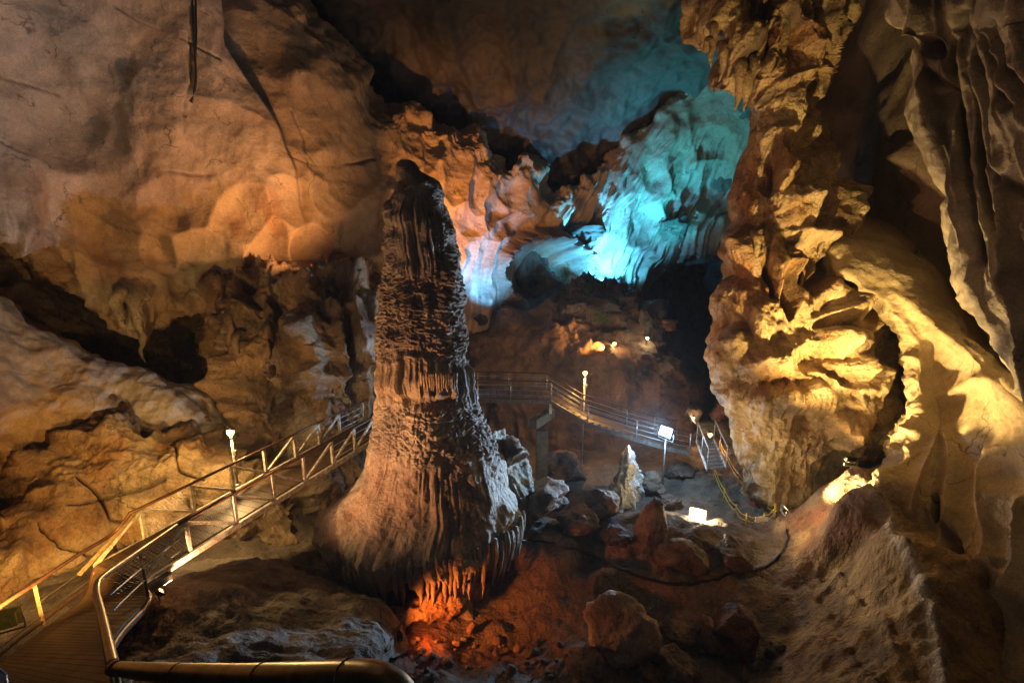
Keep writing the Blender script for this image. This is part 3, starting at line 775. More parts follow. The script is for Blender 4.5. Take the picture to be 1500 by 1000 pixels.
# smooth golden flowstone sheet sweeping down in front of it
rowsS = [
    [(1215, 300, 21), (1225, 315, 20.8), (1300, 335, 19), (1380, 390, 17.5), (1450, 460, 15.5), (1540, 540, 12.5), (1750, 600, 8.5), (2200, 600, 5)],
    [(1222, 346, 20), (1224, 350, 18), (1300, 372, 16.6), (1380, 438, 15), (1450, 515, 12.8), (1540, 590, 10.4), (1750, 640, 7.4), (2200, 640, 4.6)],
    [(1236, 390, 19.2), (1228, 393, 16.8), (1305, 420, 15.6), (1385, 480, 14), (1455, 550, 12), (1550, 620, 9.8), (1750, 680, 7), (2200, 680, 4.4)],
    [(1306, 453, 18.2), (1299, 456, 15.8), (1345, 475, 14.9), (1400, 525, 13.4), (1465, 585, 11.5), (1560, 650, 9.4), (1760, 720, 6.8), (2200, 720, 4.3)],
    [(1342, 498, 17.6), (1335, 500, 15.2), (1370, 520, 14.4), (1415, 565, 12.9), (1475, 620, 11.1), (1570, 690, 9.1), (1770, 760, 6.6), (2200, 760, 4.2)],
    [(1345, 555, 17), (1338, 555, 14.6), (1375, 575, 13.9), (1425, 620, 12.4), (1485, 665, 10.7), (1580, 730, 8.8), (1780, 800, 6.4), (2200, 800, 4.1)],
    [(1354, 610, 16.2), (1347, 610, 13.9), (1381, 630, 13.3), (1430, 670, 11.9), (1490, 715, 10.3), (1590, 780, 8.5), (1790, 840, 6.2), (2200, 840, 4)],
    [(1332, 665, 15.2), (1322, 665, 13.4), (1366, 690, 12.6), (1425, 730, 11.3), (1490, 775, 9.8), (1590, 840, 8.2), (1790, 890, 6), (2200, 890, 3.9)],
    [(1302, 705, 14.6), (1290, 705, 12.9), (1346, 750, 12.0), (1415, 800, 10.6), (1490, 840, 9.3), (1600, 900, 7.8), (1800, 950, 5.8), (2200, 950, 3.8)],
    [(1302, 770, 14), (1292, 765, 12.4), (1350, 820, 11.2), (1415, 870, 10), (1490, 910, 8.8), (1610, 970, 7.3), (1800, 1010, 5.5), (2200, 1010, 3.7)],
    [(1342, 862, 12.5), (1335, 850, 11), (1375, 890, 10.2), (1425, 940, 9.2), (1495, 980, 8.2), (1620, 1040, 6.8), (1810, 1080, 5.2), (2200, 1080, 3.6)],
    [(1378, 970, 11), (1368, 960, 9.8), (1400, 990, 9.2), (1445, 1030, 8.4), (1510, 1070, 7.5), (1640, 1120, 6.3), (1820, 1160, 4.9), (2200, 1160, 3.4)],
    [(1388, 1080, 10), (1380, 1080, 9), (1410, 1110, 8.4), (1455, 1140, 7.7), (1520, 1170, 7), (1650, 1220, 5.9), (1830, 1250, 4.6), (2200, 1250, 3.2)]]
S_RIB = [[(1262, 690), (1310, 640), (1330, 600)], [(1330, 760), (1352, 700), (1360, 640)], [(1372, 830), (1396, 760), (1400, 690), (1392, 640)], [(1400, 870), (1446, 820), (1470, 740), (1462, 660)], [(1440, 900), (1500, 820), (1520, 740)]]
def dispS(P, px, py, u, v):
    w = 16 * noise(P * .5); w2 = 16 * noise(P * .5 + 20)
    lo = smooth(py, 590, 700)
    h = .30 * fbm(P * .3, 3) + .06 * fbm(P * 1.1, 4) + .015 * fbm(P * 4, 3)
    for k in S_RIB: h += lo * .42 * np.exp(-np.abs(pdist(px + w, py + w2, k)) / 15)
    h += dishes(px + .6 * w, py + .6 * w2, [(1372, 745, 9, 24, 10, .7), (1393, 800, 14, 40, -20, .6), (1418, 940, 42, 80, 8, 1.6), (1390, 905, 18, 30, 0, .7), (1425, 508, 24, 6, 28, .5)])
    h += .10 * ridged(np.stack([(py + .2 * px) * .010 + .015 * w, (px + .8 * py) * .002, P[:, 0] * 0], 1), 2) * (1 - lo)
    edge = 1 - smooth(u, .13, .22)
    h += edge * .18 * ridged(P * np.array([.9, .9, 1.6]), 4)
    return h
def colS(P, px, py, u, v, h):
    n = fbm(P * .4 + 3, 5)
    c = lerp3(base(len(P), (.50, .41, .25)), (.38, .29, .16), .4 + n)
    c = lerp3(c, (.20, .15, .10), np.clip(fbm(P * .8 + 20, 5) * 1.4 - .35, 0, .75) * smooth(py, 600, 720))
    f1, f2, _ = worley(P * .9); return lerp3(c, DARKR, (f1 < .12) * .7 * smooth(py, 640, 740))
struct(patch('flowstone_sheet', rowsS, 260, 300, dispS, colS, M_SMOOTH))

# ---- grey draped wall hanging down on the far right
ed = [(1312, -150), (1308, 0), (1330, 55), (1345, 130), (1362, 220), (1378, 320), (1402, 400), (1440, 480), (1500, 585), (1600, 720)]
rowsV = []
for i, (ex, ey) in enumerate(ed):
    d0 = [13, 12.5, 12.3, 12.1, 11.9, 11.6, 11.2, 10.6, 9.8, 8.6][i]
    r = [(ex + 6, ey + 3, d0 + 2.5), (ex, ey, d0 + .5), (ex + 30, ey - 4, d0 - .25), (ex + 75, ey - 8, d0 - .9), (ex + 130, ey - 12, d0 - 1.8), (ex + 210, ey - 20, d0 - 3.0), (ex + 420, ey - 30, d0 - 4.6), (ex + 900, ey - 30, d0 - 6.4)]
    rowsV.append(r)
V_FOLD = [[(1330, 55), (1352, 80), (1358, 100), (1378, 130), (1390, 160)], [(1430, 0), (1425, 80), (1440, 150), (1450, 220), (1480, 270), (1500, 290)], [(1450, 0), (1450, 60), (1470, 110), (1500, 150)],
          [(1412, 20), (1408, 110), (1425, 200), (1440, 300), (1470, 400)], [(1372, 140), (1380, 220), (1375, 290)], [(1480, 20), (1490, 90), (1520, 140)], [(1395, 60), (1385, 140), (1410, 260), (1430, 380)]]
def dispV(P, px, py, u, v):
    w = 14 * noise(P * .6)
    s = px - .16 * py + w
    h = .38 * ridged(np.stack([s * .022, py * .0022, P[:, 1] * 0 + 1], 1), 3) * .8 + .14 * fbm(P * .8, 4) + .03 * fbm(P * 3, 3)
    for k in V_FOLD: h -= .30 * np.exp(-(pdist(px + w * .4, py, k) / 7) ** 2)
    h += dishes(px, py, [(1368, 68, 13, 22, -25, .8)])
    return h
def colV(P, px, py, u, v, h):
    w = 14 * noise(P * .6)
    c = lerp3(base(len(P), (.33, .29, .23)), (.20, .17, .135), .4 + fbm(P * .5, 5))
    for k in V_FOLD: c = lerp3(c, (.05, .045, .04), .85 * np.exp(-(pdist(px + w * .4, py, k) / 7) ** 2) * (.7 + .5 * noise(P * 2)))
    st = ridged(np.stack([(px - .16 * py + w) * .035, py * .003, P[:, 1] * 0 + 4], 1), 3)
    return lerp3(c, (.09, .08, .07), np.clip(st - .75, 0, 1) * .8)
struct(patch('draped_wall', rowsV, 260, 260, dispV, colV, M_SMOOTH))
#PART3
# ================================================================== THINGS
# ---- the giant stalagmite
SIL = [(235, 586, 602), (238, 581, 608), (246, 577, 613), (253, 578, 617), (257, 580, 630), (263, 580, 640), (272, 579, 649), (290, 574, 651), (302, 569, 654), (330, 565, 666), (370, 563, 676), (405, 561, 681), (440, 556, 684), (480, 552, 690),
       (520, 550, 694), (548, 552, 696), (570, 553, 700), (600, 547, 710), (640, 538, 728), (680, 527, 742), (715, 508, 754), (736, 484, 764), (752, 472, 770), (764, 476, 769), (775, 490, 762), (786, 502, 750)]
ST_D = 15.0
def build_stalagmite():
    root = empty('giant_stalagmite', PX(625, 845, ST_D))
    tag(root, 'giant tapering stalagmite with scaly trunk and fringed skirt beside the bridge', 'stalagmite')
    S = np.array(SIL, float)
    nv, nf, nb = 620, 400, 60
    ys = np.interp(np.linspace(0, 1, nv) ** .94, np.linspace(0, 1, 50), np.linspace(235, 786, 50))
    xl = np.interp(ys, S[:, 0], S[:, 1]); xr = np.interp(ys, S[:, 0], S[:, 2])
    k = np.ones(9) / 9
    for arr in (xl, xr):
        arr[4:-4] = np.convolve(arr, k, 'valid')
    th = np.concatenate([np.linspace(-1.75, 1.75, nf), np.linspace(1.75, 2 * math.pi - 1.75, nb + 2)[1:-1]])
    nu = len(th)
    T, Y = np.meshgrid(th, ys)
    cxp = np.repeat((xl + xr) / 2, nu); rp = np.repeat((xr - xl) / 2, nu)
    T = T.ravel(); Y = Y.ravel()
    dep = ST_D
    C = PX(cxp, Y, np.full(len(T), dep))
    R = np.maximum(rp * dep / F - .13 * np.clip(rp / 40, 0, 1), .03)
    N = np.stack([np.sin(T), -np.cos(T), np.zeros(len(T))], 1)
    # trunk axis is upright: keep every ring level
    ringy = np.repeat(PX((xl + xr) / 2, ys, np.full(nv, dep)), nu, 0)
    P = ringy + N * (R * np.where(np.abs(T) < 3.2, 1, 1))[:, None] * np.array([1, .85, 1])
    pxv = cxp + rp * np.sin(T)
    A_ = T * 1.0
    # zones down the trunk, located where each point shows
    Y = project(P)[1]
    wob = 10 * noise(P * .9)
    ya = Y + wob
    z_top = 1 - smooth(ya, 385, 420); z_scale = smooth(ya, 385, 425) * (1 - smooth(ya, 520, 545)); z_mid = smooth(ya, 520, 545) * (1 - smooth(ya, 585, 602))
    z_sc2 = smooth(ya, 585, 605) * (1 - smooth(ya + 14 * np.abs(A_), 655, 700)); z_skirt = smooth(ya, 650, 720)
    h = .16 * fbm(P * .8, 4) + .05 * fbm(P * 2.2, 4)
    # wavy gour scales: crusty ledges that droop
    Q = np.stack([P[:, 0] * 4.6, P[:, 1] * 4.6, P[:, 2] * 8.2], 1)
    Q = Q + .9 * np.stack([noise(P * 1.7), noise(P * 1.7 + 9), noise(P * 1.7 + 20)], 1)
    f1, f2, _ = worley(Q)
    scale = .17 * np.clip(f2 - f1, 0, .45) + .08 * ridged(Q * .55 + 3, 3) * .7 - .05
    h += (z_scale + z_sc2 * .85 + z_top * .45 * smooth(np.abs(A_ + .15), .35, .6)) * scale
    # drapery at the top
    fl_ = ridged(np.stack([A_ * 5.5 + .3 * noise(P * 1.3), P[:, 2] * .22, P[:, 2] * 0], 1), 2)
    h += z_top * smooth(ya, 275, 310) * .16 * fl_ * np.exp(-((A_ - .05) / .75) ** 2)
    h += .35 * blobs(pxv, Y, [(592, 244, 13, 11)]) + .14 * blobs(pxv, Y, [(600, 300, 14, 50), (577, 310, 6, 20)])
    # smooth band with ledge above the little stalactites
    h += z_mid * .10 * ridged(np.stack([A_ * 7, P[:, 2] * .3, P[:, 2] * 0 + 5], 1), 2)
    led = smooth(Y + 12 * noise(P * 1.1), 535, 566) * (1 - smooth(Y + 10 * noise(P * 1.4), 570, 582))
    h += led * .20 * np.exp(-((A_ - .1) / .9) ** 2)
    h -= .22 * np.exp(-((Y + 8 * noise(P * 2) - 590) / 10) ** 2) * np.exp(-((A_ - .1) / .7) ** 2)
    # pleated skirt ending in fringe fingers
    fs = ridged(np.stack([A_ * 9 + .35 * noise(P * .9), P[:, 2] * .10, P[:, 2] * 0 + 3], 1), 2)
    fs2 = np.abs(np.sin(A_ * 26 + 2.2 * noise(np.stack([A_ * 4, P[:, 2] * .1, P[:, 2] * 0], 1))))
    vary = np.clip(.5 + .9 * noise(np.stack([A_ * 3, P[:, 2] * .5, P[:, 2] * 0 + 7], 1)), .1, 1.3)
    h += z_skirt * (.075 * fs * vary + .03 * fbm(P * np.array([5, 5, .6]), 3) + smooth(Y + 14 * noise(P * 1.5), 770, 815) * .12 * fs2 * vary)
    h += smooth(Y, 700, 760) * (.25 * np.exp(-((A_ + 1.25) / .35) ** 2))
    P = P + N * (h * np.clip(R / .8, .25, 1))[:, None]
    # fringe: uneven lower edge
    bot = np.repeat(smooth(ys, 752, 786), nu)
    fr = noise(np.stack([A_ * 14, A_ * 0, A_ * 0 + 2], 1)) + .6 * noise(np.stack([A_ * 40, A_ * 0, A_ * 0 + 9], 1))
    P[:, 2] -= bot * (.22 * fr - .02)
    n = fbm(P * .9, 5)
    c = lerp3(base(len(P), (.40, .33, .26)), (.24, .19, .155), .45 + n)
    c = lerp3(c, (.38, .25, .175), np.clip(.55 + fs * .4, 0, 1) * z_skirt * .7)
    c = lerp3(c, (.36, .34, .30), z_skirt * smooth(A_, .55, 1.1) + z_skirt * smooth(Y, 745, 820) * .7 + .8 * z_skirt * smooth(-A_, .8, 1.2))  # cool grey light on the skirt's right side put into its colour
    c = lerp3(c, (.13, .11, .095), smooth(A_, .35, .9) * (1 - z_skirt) * .75 + .7 * np.exp(-((Y - 262) / 18) ** 2) * smooth(A_, -.2, .2) * .6)  # trunk's shaded right side painted darker
    c = lerp3(c, (.20, .145, .105), z_scale * .5)
    c = lerp3(c, (.42, .30, .19), z_mid * .6 * (1 - smooth(A_, .5, .9)))
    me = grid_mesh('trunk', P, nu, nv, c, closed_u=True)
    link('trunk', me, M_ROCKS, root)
    # cap on top, closing under the skirt
    # little stalactites under the ledge
    rnd = random.Random(4)
    for i in range(15):
        x = 618 + i * 3.6 + rnd.uniform(-1, 1); y0 = 553 + rnd.uniform(-2, 2); L_ = rnd.uniform(14, 26)
        sn = (x - 625) / 73.; sn = max(-.95, min(.95, sn))
        rr_ = 73 * ST_D / F * .85
        base_p = PX(x, y0, ST_D - rr_ * math.sqrt(1 - sn * sn) - .16)
        pts = [base_p + np.array([0, .05, .12]), base_p, base_p + np.array([rnd.uniform(-.01, .01), 0, -L_ * .55 * ST_D / F]), base_p + np.array([rnd.uniform(-.03, .03), 0, -L_ * ST_D / F])]
        Vt, Ft = tube_geo(curve_pts(pts, 8), [.05, .055, .05, .045, .04, .032, .022, .01], 8)
        merge_mesh('small_stalactite', Vt, Ft, M_ROCKS, root, True, base(len(Vt), (.42, .30, .19)))
    # long fringe fingers under the skirt
    for i in range(54):
        a = -1.35 + 2.75 * (i + rnd.uniform(-.35, .35)) / 53
        yl = 771; rp_ = (764 - 488) / 2 * ST_D / F
        o = PX(625, yl, ST_D) + np.array([math.sin(a) * rp_ * 1.03, -math.cos(a) * rp_ * .87, rnd.uniform(-.1, .1) + .15 * math.sin(a)])
        L_ = rnd.uniform(.3, .95) * (1.15 if a > .5 else 1.0)
        pts = [o + np.array([0, .03, .55]), o + np.array([0, -.01, .1]), o + np.array([-math.sin(a) * .05, .05, -L_ * .5]), o + np.array([-math.sin(a) * .1, .1, -L_])]
        r0 = rnd.uniform(.06, .10)
        Vt, Ft = tube_geo(curve_pts(pts, 9), [r0 * .6, r0, r0 * 1.1, r0, r0 * .85, r0 * .7, r0 * .5, r0 * .3, .008], 8)
        Vt = np.array(Vt); Vt = Vt + (.02 * fbm(Vt * 6, 2))[:, None] * np.array([1, 1, 0])
        g = rnd.uniform(.8, 1.15)
        merge_mesh('fringe_stalactite', Vt, Ft, M_ROCKS, root, True, base(len(Vt), np.array([.31, .26, .21]) * g))
    # flank apron on the right
    rowsK = []
    for y, x0, x1, d in ((632, 705, 738, 16.0), (655, 708, 750, 15.9), (680, 710, 764, 15.8), (710, 712, 778, 15.7), (738, 714, 788, 15.6), (760, 714, 782, 15.5), (780, 705, 770, 15.4), (795, 700, 752, 15.3)):
        rowsK.append([(x0 - 30, y, d + .2), (x0, y, d - .4), ((x0 + x1) / 2, y, d - .5), (x1 - 8, y, d + .2), (x1, y, d + 1.0), (x1 - 6, y, d + 3)])
    def dk(P, px, py, u, v): return .16 * ridged(np.stack([(px - .35 * py) * .07, py * .006, P[:, 1] * 0], 1), 3) + .2 * fbm(P * 1.2, 5)
    o = patch('apron', rowsK, 90, 160, dk, lambda P, px, py, u, v, h: lerp3(base(len(P), (.22, .20, .14)), (.12, .11, .08), .4 + fbm(P, 4)), M_ROCKS)
    o.parent = root; o.matrix_parent_inverse = Matrix.Translation(root.location).inverted()
    # hidden foot that carries it
    nu2, nv2 = 64, 24
    zz = np.linspace(0, 1, nv2); tt = np.linspace(0, 2 * math.pi, nu2, endpoint=False)
    Tt, Zz = np.meshgrid(tt, zz)
    z_t = PX(625, 778, ST_D)[2]
    ctr = PX(625, 778, ST_D)
    Rr = 2.1 + .5 * Zz
    Pf = np.stack([ctr[0] + np.sin(Tt) * Rr, ctr[1] + .6 - np.cos(Tt) * Rr * .85, z_t + .5 - Zz * 2.6], -1).reshape(-1, 3)
    Nf = np.stack([np.sin(Tt), -np.cos(Tt), 0 * Tt], -1).reshape(-1, 3)
    Pf = Pf + Nf * (.3 * fbm(Pf * 1.1, 4))[:, None]
    link('foot', grid_mesh('foot', Pf, nu2, nv2, base(len(Pf), (.22, .15, .10)), closed_u=True), M_ROCKS, root)
    return root
M_ROCKS = rock_material('stalagmite_stone', 0.72, 0.8, 1.6, crack=.4)
build_stalagmite()

# ---- golden column hanging and standing on the right
KR = [(-140, 1010, 1260, 18.5), (-40, 1022, 1245, 18.2), (30, 1038, 1228, 18.0), (80, 1062, 1212, 18.0), (115, 1088, 1204, 18.2), (165, 1112, 1192, 18.4), (220, 1100, 1204, 18.2), (280, 1084, 1222, 18), (335, 1084, 1237, 17.8), (395, 1068, 1232, 17.6),
      (450, 1058, 1286, 17.3), (500, 1052, 1328, 17.0), (545, 1056, 1340, 16.8), (590, 1072, 1330, 16.6), (635, 1084, 1304, 16.8), (675, 1096, 1236, 17.2), (720, 1098, 1210, 17.6), (780, 1100, 1200, 17.8)]
rowsK = []
for y, x0, x1, d in KR:
    w = x1 - x0
    rowsK.append([(x0 + 10, y, d + 3.2), (x0, y, d + 1.1), (x0 + .16 * w, y, d - .1), (x0 + .36 * w, y, d - .55), (x0 + .58 * w, y, d - .65), (x0 + .8 * w, y, d - .2), (x1, y, d + .9), (x1 - 8, y, d + 3.2)])
K_DEEP = [(1168, 395, 12, 36, 8, 1.1), (1195, 400, 16, 40, 20, 1.2), (1150, 430, 12, 40, 0, 1.2), (1128, 405, 7, 34, 0, .9), (1170, 215, 26, 26, -20, .9), (1130, 262, 22, 34, 20, .8), (1180, 150, 14, 30, 0, .6), (1215, 480, 30, 10, 10, .9), (1200, 455, 28, 14, 0, .5),
          (1190, 520, 26, 30, 0, .5), (1290, 560, 18, 60, 15, .9), (1262, 520, 9, 60, 18, .8), (1300, 510, 8, 40, 18, .6), (1060, 60, 10, 26, 0, .6), (1120, 20, 12, 22, 0, .7), (1120, 60, 8, 30, 10, .6)]
K_BUMP = [(1095, 372, 20, 30), (1088, 440, 26, 24), (1080, 505, 24, 30), (1115, 470, 20, 36), (1130, 530, 40, 24), (1165, 300, 24, 26), (1200, 300, 9, 70), (1222, 310, 8, 60), (1150, 250, 12, 40), (1225, 460, 16, 20), (1270, 470, 9, 50), (1250, 560, 18, 30), (1225, 620, 16, 20),
          (1140, 400, 7, 30), (1158, 400, 6, 30), (1215, 500, 50, 14), (1160, 585, 50, 20), (1190, 345, 30, 10)]
def dispK(P, px, py, u, v):
    w = 7 * noise(P * 1.1); w2 = 7 * noise(P * 1.1 + 30)
    Q = P * np.array([1, 1, .3])
    topm_ = 1 - smooth(py, 90, 140)
    h = .4 * ridged(Q * .8, 4) * .6 + .25 * fbm(P * .7, 5) + .07 * ridged(Q * 2.6, 3)
    h += dishes(px + w, py + w2, K_DEEP) * 1.0
    h += .75 * blobs(px + w, py + w2, K_BUMP)
    f1, f2, _ = worley(P * np.array([.9, .9, .6]) + 2); h += .35 * np.clip(f2 - f1, 0, .6) - .1
    h += topm_ * .55 * ridged(np.stack([px * .045 + .2 * w, py * .004, P[:, 1] * 0], 1), 3) * .7
    # thin ledges in the middle
    lm = blobs(px, py, [(1200, 480, 50, 60), (1220, 555, 40, 30)])
    h += lm * .28 * ridged(np.stack([px * .004, (py - .12 * px) * .035 + .1 * w, P[:, 1] * 0], 1), 2)
    # popcorn
    pm = blobs(px, py, [(1170, 300, 30, 40), (1250, 590, 34, 40), (1150, 130, 20, 40), (1125, 190, 20, 30), (1260, 440, 36, 22)])
    f1, f2, _ = worley(P * 2.8); h += pm * .28 * (1 - f1)
    return h
def colK(P, px, py, u, v, h):
    n = fbm(P * .7 + 4, 5)
    c = lerp3(base(len(P), (.52, .38, .19)), (.34, .20, .08), .4 + 1.1 * n)
    c = lerp3(c, (.30, .13, .05), blobs(px, py, [(1098, 270, 16, 50), (1090, 390, 22, 40), (1160, 60, 60, 20)]) * .7)
    c = lerp3(c, (.56, .46, .28), np.clip(ridged(P * np.array([1.4, 1.4, .3]), 3) - .7, 0, 1) * .7)
    return lerp3(c, (.10, .07, .045), np.clip(fbm(P * 1.3 + 17, 5) * 1.5 - .55, 0, .85))
def build_column():
    root = empty('flowstone_column', PX(1160, 760, 16.5))
    tag(root, 'golden draped flowstone column hanging beside the pale right wall', 'cave column')
    o = patch('column_body', rowsK, 330, 520, dispK, colK, M_WET)
    o.parent = root; o.matrix_parent_inverse = Matrix.Translation(root.location).inverted()
    rnd = random.Random(9)
    for x, y0, L_, r in ((1046, 40, 50, 6), (1060, 70, 46, 6), (1072, 55, 60, 5), (1085, 95, 62, 8), (1094, 110, 50, 7), (1104, 90, 46, 6), (1042, 60, 36, 4), (1118, 40, 60, 6), (1135, 60, 50, 7), (1150, 30, 70, 8), (1170, 40, 60, 7), (1186, 20, 70, 6), (1200, 20, 50, 6), (1054, 20, 40, 5),
                       (1142, 380, 52, 5), (1158, 372, 48, 5), (1176, 395, 70, 3), (1205, 340, 40, 5), (1110, 350, 40, 5)):
        d = 17.3 if y0 < 200 else 16.9
        o = PX(x, y0, d); k = d / F
        pts = [o + np.array([0, .5, 10 * k]), o, o + np.array([rnd.uniform(-2, 2) * k, 0, -L_ * .6 * k]), o + np.array([rnd.uniform(-4, 4) * k, 0, -L_ * k])]
        Vt, Ft = tube_geo(curve_pts(pts, 12), [r * k * t for t in (.8, 1, 1.1, 1.15, 1.1, 1, .9, .75, .6, .45, .3, .08)], 10)
        Vt = np.array(Vt); Vt += (.06 * fbm(Vt * 3, 3))[:, None] * np.array([1, 1, 0])
        merge_mesh('stalactite', Vt, Ft, M_WET, root, True, base(len(Vt), np.array([.46, .32, .15]) * rnd.uniform(.7, 1.15)))
build_column()
#PART4
bpy.context.view_layer.update()
DG = bpy.context.evaluated_depsgraph_get()
def hit(px, py, back=0.0):
    """first rock surface seen at a photo pixel (point, normal, depth)"""
    r = ray(px, py); L_ = np.linalg.norm(r)
    ok, loc, nor, idx, ob, mt = scene.ray_cast(DG, V3(EYE), V3(r / L_))
    p = np.array(loc) if ok else PX(px, py, 30.0)
    n = np.array(nor) if ok else np.array([0, -1.0, 0])
    if n @ r > 0: n = -n
    return p - r / L_ * back, n, float((p - EYE) @ FWD)
def drop(x, y, ztop=9.0):
    ok, loc, nor, idx, ob, mt = scene.ray_cast(DG, Vector((x, y, ztop)), Vector((0, 0, -1)))
    return float(loc.z) if ok else 0.0

# ------------------------------------------------------------------ boulders
def boulder_geo(size, seed, planes=14, sub=4, rough=.06, fine=.045, flat=.0):
    rs = np.random.RandomState(seed)
    bm = bmesh.new(); bmesh.ops.create_icosphere(bm, subdivisions=sub, radius=1.0)
    V = np.array([v.co[:] for v in bm.verts]); Fc = [tuple(v.index for v in f.verts) for f in bm.faces]; bm.free()
    n = rs.normal(size=(planes, 3)); n /= np.linalg.norm(n, axis=1)[:, None]
    d = rs.uniform(.52, .9, planes)
    k = V @ n.T
    r = np.where(k > .05, d[None, :] / np.maximum(k, .05), 9).min(1)
    r = np.minimum(r, 1.05)
    P = V * r[:, None]
    off = seed * 3.7
    P = P * (1 + rough * 1.6 * fbm(P * 1.6 + off, 5) + fine * ridged(P * 4 + off, 4))[:, None]
    return P * np.array(size), Fc
def boulder(px, py, wpx, hpx, seed, col, label, d=None, cat='boulder', name='boulder', mat=None, depth_ratio=.8, group=None, planes=16, sub=5, tilt=0.0, col2=None, sink=.22, rough=.06):
    """boulder whose silhouette is about wpx by hpx round (px, py), resting where its foot meets the ground"""
    foot, _, dd = hit(px, py + hpx * .42)
    if d is None: d = dd
    k = d / F
    w, h = wpx * k / 2, hpx * k / 2 * 1.06
    V, Fc = boulder_geo((w, w * depth_ratio, h), seed, planes, sub, rough=rough)
    if tilt:
        a = math.radians(tilt); R_ = np.array([[math.cos(a), 0, math.sin(a)], [0, 1, 0], [-math.sin(a), 0, math.cos(a)]]); V = V @ R_.T
    c = PX(px, py, d)
    V = V + c + np.array([0, w * depth_ratio * .35, -sink * h])
    n = fbm(V * 1.8, 5)
    cc = lerp3(base(len(V), col), np.array(col) * .5 if col2 is None else col2, .4 + 1.2 * n)
    o = merge_mesh(name, V, Fc, mat or M_ROCK, None, True, cc)
    return tag(o, label, cat, group)

boulder(912, 938, 120, 100, 3, (.46, .36, .26), 'largest pale layered boulder in the stony pit beside the dark red one', col2=(.24, .17, .12), rough=.10)
boulder(1078, 928, 92, 82, 11, (.20, .085, .04), 'dark red-brown blocky boulder standing at the foot of the slope', col2=(.07, .035, .025), planes=9)
boulder(1047, 935, 34, 62, 21, (.27, .16, .09), 'thin tilted slab leaning against the dark red boulder', tilt=-32, depth_ratio=1.6, planes=8)
boulder(993, 976, 66, 62, 5, (.30, .23, .16), 'brown block below and between the pale boulder and the red boulder', planes=9)
boulder(1000, 930, 66, 30, 8, (.24, .17, .11), 'low flat rock lying between the pale and the dark red boulder')
boulder(958, 990, 44, 34, 15, (.36, .22, .12), 'small orange-tinged block in front of the pale boulder')
boulder(1029, 955, 13, 10, 18, (.62, .56, .45), 'small pale rounded stone beside the leaning slab', cat='stone', name='stone', sub=3)
boulder(1128, 958, 18, 16, 19, (.10, .07, .05), 'small black stone to the right of the red boulder', cat='stone', name='stone', sub=3)
boulder(868, 985, 80, 50, 23, (.22, .17, .13), 'dark flat slab sloping up to the pale boulder', tilt=14, planes=8)
boulder(678, 892, 34, 34, 27, (.36, .32, .27), 'grey block at the end of the orange-lit slab', planes=9)
boulder(690, 920, 16, 16, 28, (.40, .25, .15), 'small stone below the grey block', cat='stone', name='stone', sub=3)
boulder(1000, 820, 70, 44, 31, (.30, .22, .13), 'dark hollowed rock on the bank under the white floodlight', planes=10)
boulder(955, 770, 46, 84, 33, (.28, .22, .16), 'upright rock left of the white floodlight', planes=11, rough=.1)
rnd = random.Random(12)
for i in range(120):
    x = rnd.uniform(600, 1150); y = rnd.uniform(905, 1000)
    if x < 850 and y < 935: continue
    s = rnd.choice((5, 6, 6, 7, 8, 8, 10, 12, 15))
    boulder(x, y, s * 1.3, s, 100 + i, (.26 * rnd.uniform(.7, 1.3), .19, .14), 'loose stone scattered on the dark pit floor', cat='stone', name='loose_stone', sub=2, group='loose stones on the pit floor')
for x, y, w, h, s, lab in ((745, 668, 60, 40, 61, 'dark rock wedged below the concrete pier of the walkway'), (830, 690, 80, 50, 62, 'broad dark rock in the hollow under the walkway stairs'), (880, 742, 60, 40, 63, 'dark brown block at the left foot of the pale pointed stalagmite'),
                         (790, 735, 90, 46, 64, 'long dark ledge rock beside the stalagmite apron'), (960, 708, 50, 28, 65, 'low dark rock right of the pale pointed stalagmite'), (1000, 690, 46, 22, 66, 'flat dark rock under the blue-white floodlight'), (850, 768, 70, 28, 67, 'low brown rock on the back edge of the bank'),
                         (985, 735, 30, 20, 68, 'small brown rock between the two dazzling floodlights'), (1085, 815, 60, 34, 69, 'brown rock on the bank above the thick black cable'), (905, 790, 40, 22, 70, 'small rock left of the upright rock on the bank')):
    boulder(x, y, w, h, s, (.20, .15, .11), lab, planes=13, rough=.14, depth_ratio=1.1)
# slab lit orange from below, in the pit
slab_rows = [[(556, 905, 13.4), (600, 880, 13.6), (640, 858, 14), (692, 846, 14.4), (700, 850, 15)],
             [(556, 908, 12.6), (600, 888, 12.8), (640, 868, 13.1), (685, 852, 13.6), (706, 858, 14.6)],
             [(558, 912, 12.3), (600, 898, 12.5), (640, 884, 12.8), (680, 872, 13.2), (706, 868, 14.2)],
             [(558, 918, 12.5), (602, 910, 12.6), (642, 900, 12.9), (680, 888, 13.3), (700, 880, 14.4)],
             [(560, 930, 13.4), (604, 920, 13.6), (642, 914, 13.9), (680, 902, 14.4), (700, 890, 15)]]
o = patch('tilted_slab', slab_rows, 140, 80, lambda P, px, py, u, v: .22 * fbm(P * 1.2, 5) + .1 * ridged(P * 2, 3), lambda P, px, py, u, v, h: lerp3(base(len(P), (.45, .30, .17)), (.2, .12, .07), .4 + fbm(P * 1.5, 4)), M_ROCK)
tag(o, 'long tilted slab glowing orange below the stalagmite fringe', 'rock slab')
